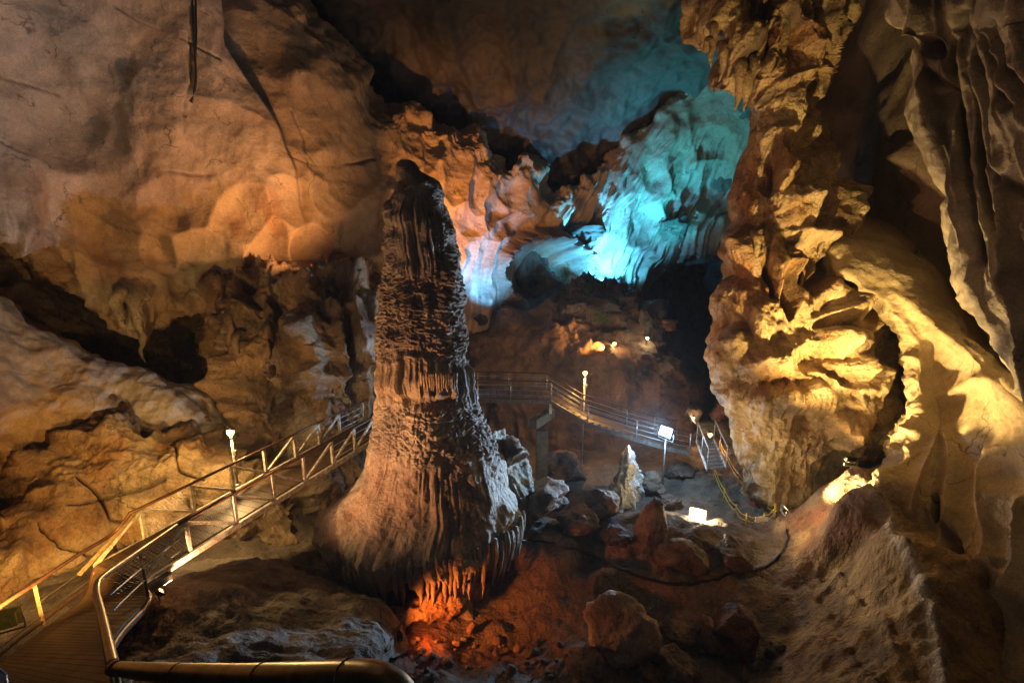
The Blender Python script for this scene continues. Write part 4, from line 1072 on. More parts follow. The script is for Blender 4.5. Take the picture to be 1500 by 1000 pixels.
# bank lip lit orange, right of the stalagmite foot
lip_rows = [[(748, 792, 17.5), (790, 778, 17.6), (850, 778, 17.4), (900, 792, 17), (940, 830, 16.4)],
            [(742, 796, 15.9), (790, 784, 15.9), (850, 788, 15.7), (900, 808, 15.3), (945, 842, 14.9)],
            [(744, 803, 15.5), (790, 798, 15.4), (850, 812, 15.2), (900, 838, 14.9), (948, 856, 14.6)],
            [(750, 808, 15.8), (795, 808, 15.8), (855, 828, 15.6), (905, 852, 15.3), (950, 868, 15.0)],
            [(755, 812, 17.2), (800, 815, 17.2), (860, 836, 17), (910, 860, 16.6), (955, 876, 16)]]
o = patch('bank_ledge', lip_rows, 170, 80, lambda P, px, py, u, v: .28 * fbm(P * .9, 5) + .12 * ridged(P * 1.6, 4), lambda P, px, py, u, v, h: lerp3(base(len(P), (.40, .28, .17)), (.2, .14, .09), .4 + fbm(P * 1.1, 4)), M_ROCK)
tag(o, 'overhanging rock ledge glowing orange right of the stalagmite foot', 'rock ledge')
# pale spike
rows_s = []
for y, x0, x1 in ((652, 918, 922), (665, 914, 926), (690, 909, 931), (710, 902, 936), (725, 896, 938), (745, 892, 934), (765, 890, 932)):
    d = 19.0; w = x1 - x0
    rows_s.append([(x0 + 1, y, d + 1.0), (x0, y, d + .3), (x0 + .35 * w, y, d - .25), (x0 + .7 * w, y, d - .2), (x1, y, d + .3), (x1 - 1, y, d + 1.0)])
o = patch('pale_stalagmite', rows_s, 70, 120, lambda P, px, py, u, v: (.18 * ridged(P * np.array([2.2, 2.2, .9]), 5) + .14 * fbm(P * 1.4, 4) - .1) * smooth(v, -.05, .4), lambda P, px, py, u, v, h: lerp3(base(len(P), (.72, .72, .68)), (.42, .40, .36), .3 + fbm(P * 1.6, 4)), M_ROCK)
tag(o, 'pale pointed stalagmite lit white below the blue-white floodlight', 'stalagmite')
# rocks on the teal ledge
for a in ((770, 402, 56, 90, 41, (.20, .12, .08), 'rugged brown rock standing at the left end of the teal alcove'),
          (803, 420, 58, 56, 42, (.13, .12, .10), 'rounded dark boulder inside the teal alcove'),
          (852, 338, 66, 30, 43, (.10, .085, .07), 'dark jagged rock jutting out above the teal alcove'),
          (880, 446, 66, 30, 45, (.09, .085, .09), 'dark rubble heap on the ledge under the teal curtains'),
          (846, 458, 44, 34, 46, (.08, .075, .08), 'black lump in front of the dark rubble heap'),
          (946, 470, 22, 40, 47, (.12, .10, .09), 'upright jagged rock at the right end of the blue-lit ledge'),
          (705, 469, 24, 14, 48, (.05, .05, .05), 'small black rock at the foot of the blue wall'),
          (975, 475, 40, 16, 49, (.36, .20, .11), 'orange-lit flat rock on the ledge at the dark passage'),
          (1062, 612, 44, 62, 50, (.42, .22, .14), 'ragged red-lit rock at the foot of the golden column'),
          (985, 335, 44, 46, 51, (.22, .20, .17), 'brown rock knob hanging over the dark passage')):
    dd = hit(a[0], a[1])[2]
    boulder(a[0], a[1], a[2], a[3], a[4], a[5], a[6], d=dd - .3, planes=12, rough=.16, sink=0)

# ------------------------------------------------------------------ hanging stalactites on the left wall
def stalactite(px, py0, py1, rpx, d, col, label, lean=0.0, seed=0):
    k = d / F; rs = random.Random(seed)
    a = PX(px, py0, d); L_ = (py1 - py0) * k * 1.0
    pts = [a + np.array([0, .35, .25]), a, a + np.array([lean * .4, 0, -L_ * .5]), a + np.array([lean, 0, -L_])]
    Vt, Ft = tube_geo(curve_pts(pts, 16), [rpx * k * t for t in (1.5, 1.5, 1.4, 1.3, 1.15, 1.05, .95, .85, .78, .7, .6, .5, .4, .3, .2, .06)], 12)
    Vt = np.array(Vt); Vt = Vt + (rpx * k * .5 * fbm(Vt * 2.4, 4))[:, None] * np.array([1, 1, 0])
    o = merge_mesh('stalactite', Vt, Ft, M_WET, None, True, lerp3(base(len(Vt), col), np.array(col) * .5, .4 + fbm(Vt * 2, 4)))
    return tag(o, label, 'stalactite')
stalactite(197, 440, 534, 9, 18.6, (.50, .42, .32), 'long pale stalactite hanging from the overhang above the dark recess', .05, 1)
stalactite(172, 440, 486, 8, 18.3, (.52, .42, .30), 'stubby cream stalactite beside the long pale one', .05, 2)
stalactite(207, 448, 500, 3, 18.8, (.44, .33, .22), 'thin drip stalactite clinging to the long pale one', .02, 3)
stalactite(333, 470, 560, 6, 19.0, (.30, .20, .13), 'slender brown stalactite in front of the rough flowstone wall', .35, 4)
stalactite(345, 500, 600, 5, 18.9, (.32, .24, .16), 'narrow leaning stalactite beside the slender brown one', .2, 5)
stalactite(312, 440, 500, 4, 19.6, (.34, .22, .14), 'short rusty stalactite under the scalloped hollow', .0, 6)

# ------------------------------------------------------------------ bridge
Z_B = 3.05; H_B = .86; W_B = 1.5
nb = [PZ(x, y, Z_B) for x, y in ((212, 858), (279, 812), (345, 769), (400, 735), (444, 707), (486, 682), (519, 662), (548, 645))]
bd = nb[-1] - nb[1]; bd[2] = 0; bd /= np.linalg.norm(bd)
perp = np.array([-bd[1], bd[0], 0])
s_near = [float((p - nb[1]) @ bd) for p in nb]
def bp(i, side, z): return nb[1] + bd * s_near[i] + perp * (W_B if side else 0) + np.array([0, 0, z])
UPZ = np.array([0, 0, 1.0])
def build_bridge():
    root = empty('footbridge', nb[1]); tag(root, 'steel truss footbridge with brown handrails crossing behind the giant stalagmite', 'bridge')
    end = s_near[-1] + 5.5
    def at(s, side, z): return nb[1] + bd * s + perp * (W_B if side else 0) + UPZ * z
    for side in (0, 1):
        bar('bottom_chord', at(s_near[0], side, 0), at(end, side, 0), .10, .15, M_PAINT, root)
        tube('handrail', [at(s_near[1] - .25, side, H_B), at(end, side, H_B)], .038, M_RUST, root)
        rel = .0 if not side else .06
        for i in range(1, 8):
            bar('post', bp(i, side, .06), bp(i, side, H_B - .03), .075, .075, M_PAINT, root, up=bd)
        for a, b in (((0, .06), (1, H_B - .05)), ((1, H_B - .06), (2, .08)), ((2, H_B - .06), (3, .08)), ((3, H_B - .06), (4, .08)), ((4, .08), (5, H_B - .06)), ((5, .08), (6, H_B - .06)), ((6, .08), (7, H_B - .06))):
            bar('diagonal', bp(a[0], side, a[1]), bp(b[0], side, b[1]), .065, .065, M_PAINT, root)
        for k in range(1, 4):
            tube('side_bar', [at(s_near[5], side, H_B * k / 4), at(end, side, H_B * k / 4)], .014, M_STEEL, root, 6)
        s = s_near[7] + 1.4
        while s < end:
            bar('post', at(s, side, .06), at(s, side, H_B - .03), .045, .045, M_PAINT, root, up=bd); s += 1.4
    # deck planks
    s = s_near[0]
    while s < end - .1:
        bar('deck_plank', at(s + .12, 0, .085) + perp * .06, at(s + .12, 1, .085) - perp * .06, .23, .035, M_DECK, root)
        s += .245
    s = s_near[0] + .4
    while s < end:
        bar('cross_beam', at(s, 0, .012) + perp * .05, at(s, 1, .012) - perp * .05, .07, .08, M_RUST, root); s += 1.5
    # hexagonal wire mesh in the first bays
    def mesh_panel(s0, s1, side, z0, z1):
        V = []; Fc = []; R_ = .042
        cw, ch = R_ * math.sqrt(3), R_ * 1.5
        seen = set()
        for r in range(int((z1 - z0) / ch) + 1):
            for c in range(int((s1 - s0) / cw) + 1):
                ox = s0 + c * cw + (cw / 2 if r % 2 else 0); oz = z0 + r * ch
                pts = [(ox + R_ * math.sin(math.radians(60 * q)), oz + R_ * math.cos(math.radians(60 * q))) for q in range(7)]
                for q in range(6):
                    a, b = pts[q], pts[q + 1]
                    key = tuple(sorted(((round(a[0], 3), round(a[1], 3)), (round(b[0], 3), round(b[1], 3)))))
                    if key in seen or max(a[1], b[1]) > z1 or min(a[1], b[1]) < z0 or max(a[0], b[0]) > s1 or min(a[0], b[0]) < s0: continue
                    # under the end diagonal only
                    seen.add(key)
                    v, f = tube_geo([at(a[0], side, a[1]) - perp * .0, at(b[0], side, b[1])], .0035, 3, False)
                    k = len(V); V += v; Fc += [tuple(i + k for i in ff) for ff in f]
        o = merge_mesh('wire_mesh', V, Fc, M_STEEL, root); o['kind'] = 'stuff'
    mesh_panel(s_near[1] - 1.5, s_near[1] - .05, 0, .1, .78)
    mesh_panel(s_near[1] + .05, s_near[2] - .05, 0, .1, .78)
    mesh_panel(s_near[1] + .05, s_near[2] - .05, 1, .1, .78)
    # bearing block
    c = bp(0, 0, -.1)
    bar('bearing_block', c - bd * .15, c + bd * .5, .4, .18, M_CONC, root, bevel=.02)
build_bridge()

# ------------------------------------------------------------------ landing with railings in the left foreground
def polyline_rail(root, pts, h, r, mat, post_mat, posts, bars=(.5,), rad_bar=.016, name='handrail'):
    top = [p + UPZ * h for p in pts]
    tube(name, top, r, mat, root, 10)
    for b in bars: tube('side_bar', [p + UPZ * h * b for p in pts], rad_bar, post_mat, root, 6)
    for i in posts: tube('post', [pts[i], pts[i] + UPZ * (h - .02)], .024, post_mat, root, 8)
def build_landing():
    e0 = bp(1, 0, H_B); f0 = bp(1, 1, H_B)
    root = empty('stair_landing', bp(0, 0, 0)); tag(root, 'brown walkway landing with bent metal handrails at the lower end of the bridge', 'walkway')
    near = [PX(166, 976, 3.6), PX(160, 950, 4.1), PX(150, 905, 5.2), PX(141, 868, 6.3), PX(143, 852, 6.7), PX(156, 840, 7.2), PX(205, 806, 9.0), e0 - bd * .2]
    tube('handrail', curve_pts(near[:5], 20) + curve_pts(near[4:], 16)[1:], .042, M_BRASS, root, 10)
    far = [PX(-60, 935, 7.8), PX(0, 888, 8.6), PX(50, 855, 9.3), PX(110, 815, 10.2), PX(165, 781, 11.0), f0 - bd * .2]
    tube('handrail', curve_pts(far, 30), .042, M_RUST, root, 10)
    hh = 1.0
    def lower(pts, f): return [p - UPZ * hh * f for p in pts]
    nn = curve_pts([near[1], near[3], near[5], near[6], e0 - bd * .2 - UPZ * .0], 24); ff = curve_pts(far, 24)
    for f in (.4, .7):
        tube('side_bar', lower(curve_pts([near[5], near[6], e0 - bd * .2], 12), f * .9), .014, M_STEEL, root, 6)
    tube('side_bar', lower(curve_pts(far[2:5], 12), .42), .016, M_BRASS, root, 6)
    tube('side_bar', lower(ff, .72), .020, M_BRASS, root, 6)
    tube('kick_rail', lower(ff, .84), .030, M_RUST, root, 6)
    for p in (far[4], far[2]):
        bar('post', p - UPZ * .95, p - UPZ * .02, .045, .045, M_PAINT_LIT, root, up=bd)
    for p in (near[3], near[6]):
        tube('post', [p - UPZ * .98, p - UPZ * .02], .024, M_BRASS, root)
    # raking end brace of the far truss
    bar('brace', bp(0, 1, .05) - bd * .3, bp(1, 1, H_B - .03), .06, .06, M_PAINT_LIT, root)
    # deck boards following the bend
    n = 44
    L_ = curve_pts([p - UPZ * 1.0 for p in (PX(166, 1060, 3.0) + UPZ * .2, near[1] + UPZ * .0, near[3], near[5], near[6], bp(0, 0, 1.08))], n + 1)
    R_ = curve_pts([p - UPZ * 1.0 for p in (PX(-250, 1120, 6.2), PX(-60, 935, 7.8), far[1], far[2], far[3], bp(0, 1, 1.08))], n + 1)
    for i in range(n):
        g = .06
        a0 = L_[i] * (1 - g / 2) + L_[i + 1] * g / 2; a1 = L_[i] * g / 2 + L_[i + 1] * (1 - g / 2)
        b0 = R_[i] * (1 - g / 2) + R_[i + 1] * g / 2; b1 = R_[i] * g / 2 + R_[i + 1] * (1 - g / 2)
        V = [a0, a1, b1, b0] + [p - UPZ * .05 for p in (a0, a1, b1, b0)]
        merge_mesh('deck_plank', V, [(0, 1, 2, 3), (7, 6, 5, 4), (0, 4, 5, 1), (1, 5, 6, 2), (2, 6, 7, 3), (3, 7, 4, 0)], M_DECK, root)
    for s_, P_ in (('n', L_), ('f', R_)):
        tube('edge_beam', [p - UPZ * .12 for p in P_], .06, M_RUST, root, 6)
M_PAINT_LIT = plain_material('yellow_lit_paint', (0.34, 0.26, 0.13), 0.5, rust=(.16, .10, .05))  # chipped paint with yellow lamplight put into its colour
build_landing()
# handrail right in front of the camera
def build_near_rail():
    root = empty('stair_railing', PX(166, 976, 3.6) - UPZ * 1.0); tag(root, 'thick brassy handrail sweeping through the near foreground', 'railing')
    pts = [PX(166, 978, 3.6), PX(230, 984, 2.6), PX(330, 990, 1.95), PX(430, 992, 1.55), PX(520, 992, 1.33), PX(560, 1000, 1.24), PX(590, 1030, 1.18), PX(605, 1090, 1.12)]
    tube('handrail', curve_pts(pts, 48), .046, M_BRASS, root, 16)
    tube('post', [pts[0] - UPZ * 1.0, pts[0]], .03, M_BRASS, root, 10)
    for k, rr in ((.05, .052), (8.5, .050)):
        i = int(k * 5); q = curve_pts(pts, 48)
        tube('collar', [q[i], q[i + 1]], rr, M_RUST, root, 16)
    for i in (9, 17, 26):                           # clamps and a cable strapped under the rail
        q = curve_pts(pts, 48)
        tube('cable_clip', [q[i] + UPZ * .0, q[i] + (q[i + 1] - q[i]) * .12], .0485, M_DARK, root, 16)
    tube('strapped_cable', [p - UPZ * .052 + np.array([0, .012, 0]) for p in curve_pts(pts, 40)], .012, M_CABLE, root, 6)
build_near_rail()

# ------------------------------------------------------------------ walkway and stairs on the far side
M_STEELD = plain_material('dull_grey_steel', (.16, .14, .12), .55, .4, var=.5, scale=6)
def build_walkway():
    root = empty('raised_walkway', PX(805, 600, 21)); tag(root, 'raised steel walkway with barred railings stepping down below the rock mound', 'walkway')
    near = [PX(640, 585, 20.8), PX(700, 586, 20.8), PX(748, 587, 20.8), PX(807, 589, 20.8), PX(861, 621, 20.6), PX(932, 644, 20.4), PX(975, 656, 20.2), PX(1010, 664, 20.0)]
    off = np.array([-.1, 1.35, 0])
    far = [p + off for p in near]
    for pts in (near, far):
        polyline_rail(root, pts, .92, .032, M_RUST, M_STEEL, range(1, len(pts)), bars=(.78, .54, .30))
        for a, b in zip(pts[:-1], pts[1:]): bar('stringer', a, b, .08, .16, M_STEELD, root)
    for a, b in zip(near[:-1], near[1:]):
        n = max(2, int(np.linalg.norm(b - a) / .28))
        for i in range(n):
            q = a + (b - a) * ((i + .5) / n) + UPZ * .10
            bar('deck_plank', q + off * .04, q + off * .96, .25, .03, M_DECK, root, up=(0, 0, 1))
    for p in (near[3] + np.array([0, .1, 0]), near[1]):
        z = drop(p[0], p[1] + .1, p[2] - .2)
        bar('support_post', p - UPZ * .08, np.array([p[0], p[1], p[2] - .55]), .12, .12, M_PAINT, root, up=(0, 1, 0))
    c = PX(794, 616, 20.9)
    bar('concrete_beam', PX(781, 621, 20.2), PX(808, 604, 21.6), .35, .42, M_CONC, root, bevel=.02)
    p = PX(794, 622, 20.9)
    bar('concrete_pier', p - UPZ * .2, np.array([p[0], p[1], drop(p[0], p[1], p[2] - .4) - .3]), .5, .5, M_CONC, root, up=(0, 1, 0))
build_walkway()
def build_steps():
    root = empty('steel_steps', PX(1030, 690, 19)); tag(root, 'narrow white steel steps with twin handrails leading to the winding path', 'steps')
    a = PX(1020, 645, 20.5); b = PX(1036, 688, 18.6); wv = np.array([.8, .15, 0])
    for o_ in (0 * wv, wv):
        bar('stringer', a + o_, b + o_, .05, .12, M_PAINT, root)
        tube('handrail', [a + o_ + UPZ * .85, b + o_ + UPZ * .85], .03, M_PAINT, root)
        for t in (0.02, .5, .98): tube('post', [a + (b - a) * t + o_, a + (b - a) * t + o_ + UPZ * .85], .02, M_PAINT, root)
    for i in range(9):
        q = a + (b - a) * (i + .5) / 9
        bar('tread', q + wv * .04, q + wv * .96, .22, .03, M_STEEL, root)
build_steps()

# ------------------------------------------------------------------ rope fence by the winding path
def on_floor(px, py): return hit(px, py)[0]
def build_rope_fence(pts_px, label):
    pts = [on_floor(x, y) for x, y in pts_px]
    root = empty('rope_fence', pts[0]); tag(root, label, 'fence')
    for p in pts: tube('post', [p - UPZ * .1, p + UPZ * .5], .03, M_YELLOW, root)
    for z in (.25, .44):
        line = []
        for p, q in zip(pts[:-1], pts[1:]):
            for t in np.linspace(0, 1, 8)[:-1]: line.append(p + (q - p) * t + UPZ * (z - .10 * 4 * t * (1 - t)))
        line.append(pts[-1] + UPZ * z)
        tube('rope', line, .017, M_YELLOW, root, 6)
    return pts
build_rope_fence([(1054, 658), (1063, 676), (1082, 710), (1119, 745), (1134, 756)], 'yellow rope fence along the far side of the winding path')
pr = build_rope_fence([(1046, 700), (1060, 732), (1077, 757), (1092, 771), (1118, 771), (1134, 760)], 'yellow rope fence along the near side of the winding path')
c = pr[4] + UPZ * .32 + np.array([-.12, -.06, 0])
tag(bar('notice_board', c - np.array([.22, 0, 0]), c + np.array([.22, 0, 0]), .02, .16, M_WHITE, bevel=.004), 'small white board hung on the yellow rope fence', 'sign')
c = on_floor(1110, 742)
tag(bar('red_box', c + UPZ * .08, c + UPZ * .36, .34, .2, M_RED, up=(0, 1, 0), bevel=.03), 'small red box beside the yellow rope posts', 'box')

# ------------------------------------------------------------------ cables
def floor_cable(name, px_pts, r, label, lift=.04):
    rj = random.Random(3); fine_ = curve_pts(px_pts, len(px_pts) * 5)
    P_ = [hit(x + rj.uniform(-1.2, 1.2), y + rj.uniform(-1.2, 1.2))[0] + UPZ * lift for x, y in fine_]
    return tag(tube(name, curve_pts(P_, 140), r, M_CABLE, None, 6), label, 'cable')
floor_cable('cable', [(765, 793), (800, 795), (850, 808), (900, 830), (950, 850), (1000, 856), (1045, 850), (1080, 838), (1120, 832), (1140, 815), (1152, 795), (1152, 778)], .038, 'thick black cable snaking along the bank to the small lamp')
floor_cable('cable', [(566, 955), (590, 912), (620, 890), (650, 876), (688, 852)], .035, 'black cable lying across the orange-lit slab')
def wall_cable(px_pts, r, label):
    P_ = []
    for x, y in px_pts:
        p, n, d = hit(x, max(y, 2)); P_.append(p + n * .05 if y >= 0 else PX(x, y, d - .1))
    return tag(tube('hanging_cable', curve_pts(P_, 40), r, M_CABLE, None, 6), label, 'cable')
wall_cable([(281, -20), (283, 30), (285, 70), (287, 120), (281, 150)], .045, 'longest black cable hanging down the smooth upper wall')
wall_cable([(287, -20), (287, 20), (288, 50), (287, 90)], .03, 'short black cable hanging beside the longest one')

# ------------------------------------------------------------------ moss round the teal lamp
def moss(px, py, rx, ry, n, label, seed):
    rs = random.Random(seed); V = []; Fc = []
    for i in range(n):
        x = px + rs.gauss(0, rx); y = py + rs.gauss(0, ry)
        p, nn, d = hit(x, y)
        p = p + nn * .03; s = rs.uniform(.05, .12)
        a = rs.uniform(0, 6.28)
        t1 = np.cross(nn, [0, 0, 1.0]); t1 /= (np.linalg.norm(t1) + 1e-6); t2 = np.cross(nn, t1)
        dv = t1 * math.cos(a) + t2 * math.sin(a); sv = np.cross(nn, dv)
        k = len(V)
        V += [p, p + dv * s * .5 + sv * s * .35 + nn * .05, p + dv * s + nn * .09, p + dv * s * .5 - sv * s * .35 + nn * .05]; Fc.append((k, k + 1, k + 2, k + 3))
    o = merge_mesh('moss_patch', V, Fc, M_MOSS); return tag(o, label, 'moss', kind='stuff')
moss(830, 418, 5, 14, 260, 'bright green moss patch between the alcove boulder and the teal curtain', 1)
moss(865, 425, 5, 14, 220, 'green moss streak on the foot of the teal curtain', 2)
moss(882, 464, 9, 6, 140, 'green moss tuft on the dark rubble of the ledge', 3)
moss(822, 437, 4, 3, 50, 'tiny green moss spot under the rounded alcove boulder', 4)
#PART5
# ================================================================== LAMPS
def ortho(d):
    d = d / np.linalg.norm(d)
    s = np.cross(d, [0, 0, 1.0]); s /= (np.linalg.norm(s) + 1e-9); u = np.cross(s, d)
    return d, s, u
def floodlight(loc, target, power, col, label, size=.34, angle=120, blend=1.0, shell=None, glow=30.0, stand=True, soft=.12, name='floodlight', ground=None):
    loc = np.array(loc, float); target = np.array(target, float)
    d, s, u = ortho(target - loc)
    root = empty(name, loc - UPZ * size * .7); tag(root, label, 'floodlight')
    w, h = size, size * .72
    # tapered housing, open front
    V = []
    for t, k in ((-.34, .45), (-.16, .8), (0.0, 1.0)):
        for i, j in ((-1, -1), (1, -1), (1, 1), (-1, 1)):
            V.append(loc + d * size * t + s * i * w / 2 * k + u * j * h / 2 * k)
    Fc = [(0, 1, 2, 3)] + [(a + r, a + (k + 1) % 4 - k + r if False else r * 4 + (k + 1) % 4, r * 4 + 4 + (k + 1) % 4, r * 4 + 4 + k) for r in (0, 1) for k in range(4) for a in (0,)]
    Fc = [(0, 1, 2, 3)] + [(r * 4 + k, r * 4 + 4 + k, r * 4 + 4 + (k + 1) % 4, r * 4 + (k + 1) % 4) for r in (0, 1) for k in range(4)]
    merge_mesh('housing', V, Fc, shell or M_DARK, root)
    for t in (-.24, -.20, -.28):
        bar('cooling_fin', loc + d * size * t - u * h * .42, loc + d * size * t + u * h * .42, w * .8, .012, shell or M_DARK, root, up=d)
    lens = []
    for t in (-.005, .01):
        for i, j in ((-1, -1), (1, -1), (1, 1), (-1, 1)): lens.append(loc + d * t + s * i * w * .44 + u * j * h * .42)
    merge_mesh('lens', lens, [(4, 5, 6, 7), (3, 2, 1, 0), (0, 1, 5, 4), (1, 2, 6, 5), (2, 3, 7, 6), (3, 0, 4, 7)], glow_material('lamp_glow', col, glow), root)
    for i in (-1, 1):
        bar('bezel', loc + d * .008 + s * i * w * .48 - u * h * .5, loc + d * .008 + s * i * w * .48 + u * h * .5, .03, .03, shell or M_DARK, root, up=d)
        bar('bezel', loc + d * .008 + u * i * h * .48 - s * w * .46, loc + d * .008 + u * i * h * .48 + s * w * .46, .03, .03, shell or M_DARK, root, up=d)
    br = [loc - s * w * .56 - d * .05, loc - s * w * .56 - UPZ * h * .75 - d * .05, loc + s * w * .56 - UPZ * h * .75 - d * .05, loc + s * w * .56 - d * .05]
    tube('bracket', br, .018, M_STEEL, root, 6)
    if ground is not None:
        tube('pole', [loc - UPZ * h * .75 - d * .05, np.array([loc[0] - d[0] * .05, loc[1] - d[1] * .05, ground])], .03, M_STEEL, root, 8)
    if power > 0:
        if angle >= 170: add_light('POINT', loc + d * (.06 + soft), power, col, root, size=soft)
        else: add_light('SPOT', loc + d * .06, power, col, root, target=target, size=soft, angle=angle, blend=blend)
    return root
def bulb_lamp(loc, power, col, label, r=.10, pole_to=None, glow=2.6, name='lamp', soft=None, fix_n=None):
    loc = np.array(loc, float)
    root = empty(name, loc if pole_to is None else np.array([loc[0], loc[1], pole_to])); tag(root, label, 'lamp')
    bm = bmesh.new(); bmesh.ops.create_uvsphere(bm, u_segments=16, v_segments=10, radius=r)
    for v in bm.verts:
        if v.co.z < 0: v.co.xy *= 1 + .35 * v.co.z / r; v.co.z *= 1.25
    me = bpy.data.meshes.new('bulb'); bm.to_mesh(me); bm.free()
    me.polygons.foreach_set('use_smooth', [True] * len(me.polygons))
    me.transform(Matrix.Translation(V3(loc)))
    link('bulb', me, glow_material('bulb_glow', col, glow), root)
    tube('holder', [loc - UPZ * r * 1.9, loc - UPZ * r * 1.1], r * .5, M_DARK, root, 10)
    V_, F_ = tube_geo([loc + UPZ * r * .75, loc + UPZ * r * 1.0, loc + UPZ * r * 1.25], [r * 1.15, r * .8, r * .25], 14)
    merge_mesh('cap', V_, F_, M_DARK, root, True)
    if pole_to is not None:
        tube('pole', [np.array([loc[0], loc[1], pole_to]), loc - UPZ * r * 1.8], .035, M_PAINT, root, 8)
        zb = loc[2] - r * 1.8; q = np.array([loc[0] + .06, loc[1] - .03, zb - .35])
        bar('junction_box', q, q - UPZ * .16, .11, .08, M_CONC, root, up=(0, 1, 0), bevel=.01)
        tube('wire', [loc - UPZ * r * 1.9 + np.array([.04, -.02, 0]), q + UPZ * .01, q - UPZ * .17, np.array([loc[0] + .045, loc[1] - .02, pole_to])], .010, M_CABLE, root, 5)
        tube('foot_plate', [np.array([loc[0], loc[1], pole_to - .02]), np.array([loc[0], loc[1], pole_to + .04])], .12, M_STEEL, root, 10)
    else:
        tube('bracket', [loc - UPZ * r * 1.8, loc - UPZ * r * 3.0], .03, M_DARK, root, 8)
    o = add_light('POINT', loc, power, col, root, size=r * 1.25)
    o.location = V3(loc + np.array([0, -r * 1.5, r * .2]))
    return root
WARM = (1.0, .60, .22); AMBER = (1.0, .50, .13); ORANGE = (1.0, .40, .10); RED = (1.0, .22, .03); COOL = (.42, .68, 1.0); TEAL = (.06, .62, .72); NEUTRAL = (1.0, .93, .80); GOLD = (1.0, .66, .24)

# lamp post behind the bridge
p = PX(338, 633, 14.2)
bulb_lamp(p, 620, WARM, 'glowing yellow globe lamp on a thin pole beyond the bridge rail', r=.11, pole_to=PX(352, 718, 14.2)[2])
# blue-white floodlight at the walkway end
p = PX(975, 632, 19.6)
root_ = floodlight(p, PX(440, 380, 10), 12000, COOL, 'dazzling blue-white floodlight at the lower end of the raised walkway', size=.62, angle=105, glow=9, ground=drop(p[0], p[1], p[2] - .6))
add_light('POINT', p + np.array([-.1, -.45, 0]), 360, COOL, root_, size=.2)
# white floodlight on the bank
p = PX(1022, 753, 16.3)
floodlight(p, PX(960, 880, 9.5), 620, (1, .74, .40), 'dazzling warm white floodlight on the rocky bank', size=.55, angle=175, glow=5, ground=drop(p[0], p[1], p[2] - .4))
# little lamp at the end of the rope fence
p = PX(1150, 744, 14.4)
root_ = floodlight(p, PX(1395, 540, 13), 7500, GOLD, 'lit floodlight at the bend of the yellow rope fence', size=.26, angle=72, blend=.8, glow=6)
add_light('POINT', p + np.array([.15, -.15, .1]), 60, (1, .75, .4), root_, size=.08)
# amber lamp before the mound
p = PX(857, 546, 22.4)
bulb_lamp(p, 620, AMBER, 'amber bulb on a pole behind the walkway stairs', r=.11, pole_to=drop(p[0], p[1], p[2] - .5))
# lamps on the mound
h_, n_, d_ = hit(903, 507)
bulb_lamp(PX(900, 503, d_ - .35), 90, (1, .55, .22), 'small warm bulb fixed on top of the rock mound', r=.11)
h_, n_, d_ = hit(848, 500)
floodlight(PX(886, 512, d_ - .9), PX(845, 485, d_ + .6), 1000, (1, .45, .12), 'little floodlight aimed at the orange crown of the mound', size=.2, angle=110, glow=10)
h_, n_, d_ = hit(952, 500)
bulb_lamp(PX(948, 495, d_ - .25), 60, (1, .8, .5), 'small white bulb beside the upright jagged rock of the ledge', r=.10)
# distant passage bulbs
bulb_lamp(PX(1015, 612, 26), 60, (1, .7, .4), 'tiny distant bulb in the passage behind the walkway', r=.10)
bulb_lamp(PX(1040, 636, 23.5), 150, (1, .5, .25), 'tiny warm bulb near the ragged red-lit rock', r=.12)
# teal floods aimed at the curtains
floodlight(PX(975, 392, 33.6), PX(1000, 220, 33), 5200, (.02, .42, .55), 'green-teal floodlight at the mouth of the dark passage', size=.3, angle=110, glow=3)
floodlight(PX(892, 410, 31.4), PX(858, 365, 35), 15000, (.09, .54, 1.0), 'icy blue floodlight hidden behind the rubble of the ledge', size=.3, angle=150, glow=3)
floodlight(PX(738, 448, 27.4), PX(705, 390, 30), 4200, (.10, .40, 1.0), 'blue floodlight on the ledge at the foot of the wall', size=.3, angle=86, glow=3)
# orange floods on the back wall
floodlight(PX(632, 410, 23.4), PX(662, 300, 28.5), 7000, ORANGE, 'orange floodlight behind the giant stalagmite, aimed at the wall', size=.34, angle=90, glow=3)
floodlight(PX(470, 384, 20.6), PX(330, 230, 20.5), 2200, (1, .45, .15), 'orange floodlight behind the flowstone, aimed up the scalloped wall', size=.34, angle=140, glow=.5)
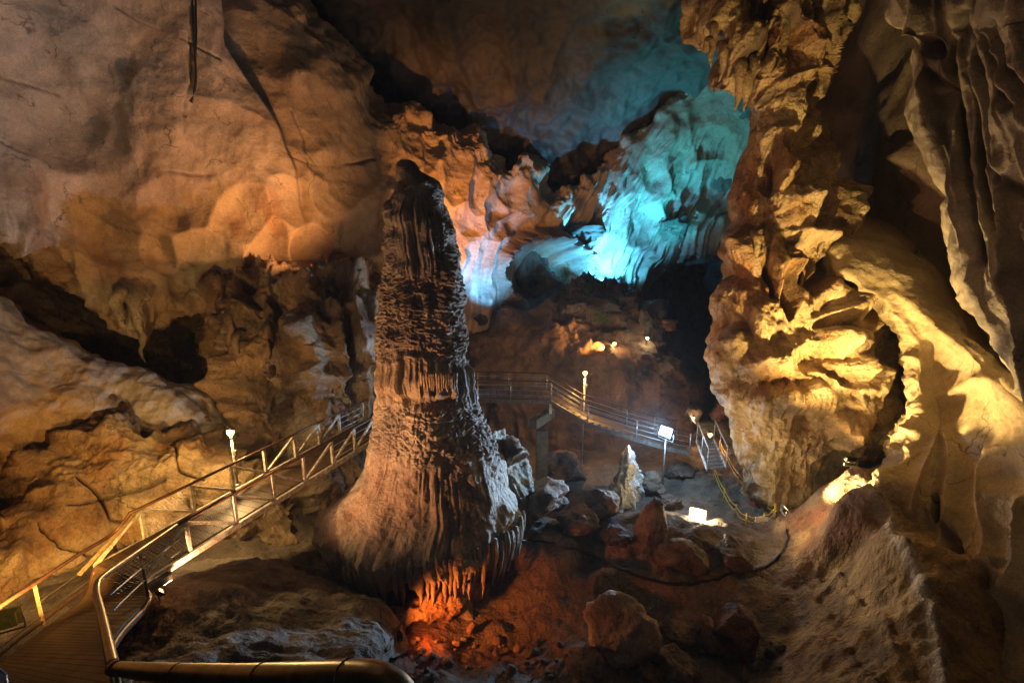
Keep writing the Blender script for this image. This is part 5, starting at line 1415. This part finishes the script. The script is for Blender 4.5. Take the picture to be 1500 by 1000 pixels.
# floodlight at the bridge foot, aimed at the stalagmite
p = hit(238, 884)[0] + UPZ * .32
root_ = floodlight(p, PX(640, 430, 14), 6000, (1, .47, .20), 'small lit floodlight on the rock under the lower end of the bridge', size=.22, angle=108, glow=6)
add_light('POINT', p + np.array([.05, .1, .25]), 130, (1, .6, .3), root_, size=.08)
# red-orange flood in the pit
floodlight(hit(586, 945)[0] + UPZ * .3, PX(730, 870, 13.5), 620, RED, 'red-orange floodlight low in the pit behind the grey slab', size=.24, angle=115, glow=3)
# yellow floodlight on the landing rail
floodlight(PX(8, 905, 8.2), PX(160, 660, 15), 2100, (1, .50, .11), 'yellow-cased floodlight clamped to the landing rail', size=.42, angle=95, shell=M_YELLOW, glow=10)
# golden lamp at the head of the ridge, aimed up the column
floodlight(PX(1246, 672, 13.0), PX(1180, 230, 18), 7000, GOLD, 'golden floodlight at the head of the bright ridge, aimed up the column', size=.26, angle=86, glow=3)
# two unseen fill lights, added to lift the dark walls
floodlight((-2.5, -5.0, 13.5), (1, 20, 12), 85, NEUTRAL, 'dim added fill light behind the viewpoint', size=.4, angle=178, glow=5, soft=.6)
floodlight((-6.0, 4.5, 5.2), PX(120, 120, 16), 200, NEUTRAL, 'dim added fill light low on the left, aimed up the left wall', size=.4, angle=140, glow=5, soft=.2)

# ---- thin cave mist that carries the lamp glow
def build_haze():
    me = bpy.data.meshes.new('haze')
    x0, x1, y0, y1, z0, z1 = -42, 42, -45, 62, -18, 42
    V = [(x, y, z) for x in (x0, x1) for y in (y0, y1) for z in (z0, z1)]
    me.from_pydata(V, [], [(0, 1, 3, 2), (4, 6, 7, 5), (0, 4, 5, 1), (2, 3, 7, 6), (0, 2, 6, 4), (1, 5, 7, 3)])
    m = bpy.data.materials.new('cave_mist'); m.use_nodes = True
    N = m.node_tree.nodes; L = m.node_tree.links
    N.remove(N['Principled BSDF'])
    v = N.new('ShaderNodeVolumePrincipled'); v.inputs['Density'].default_value = HAZE; v.inputs['Color'].default_value = (.9, .92, .95, 1); v.inputs['Anisotropy'].default_value = .3
    L.new(v.outputs[0], N['Material Output'].inputs['Volume'])
    o = link('haze', me, m); o['kind'] = 'stuff'; o['label'] = 'thin mist hanging in the cave air'
    scene.cycles.volume_bounces = 0
HAZE = 0.0007
build_haze()
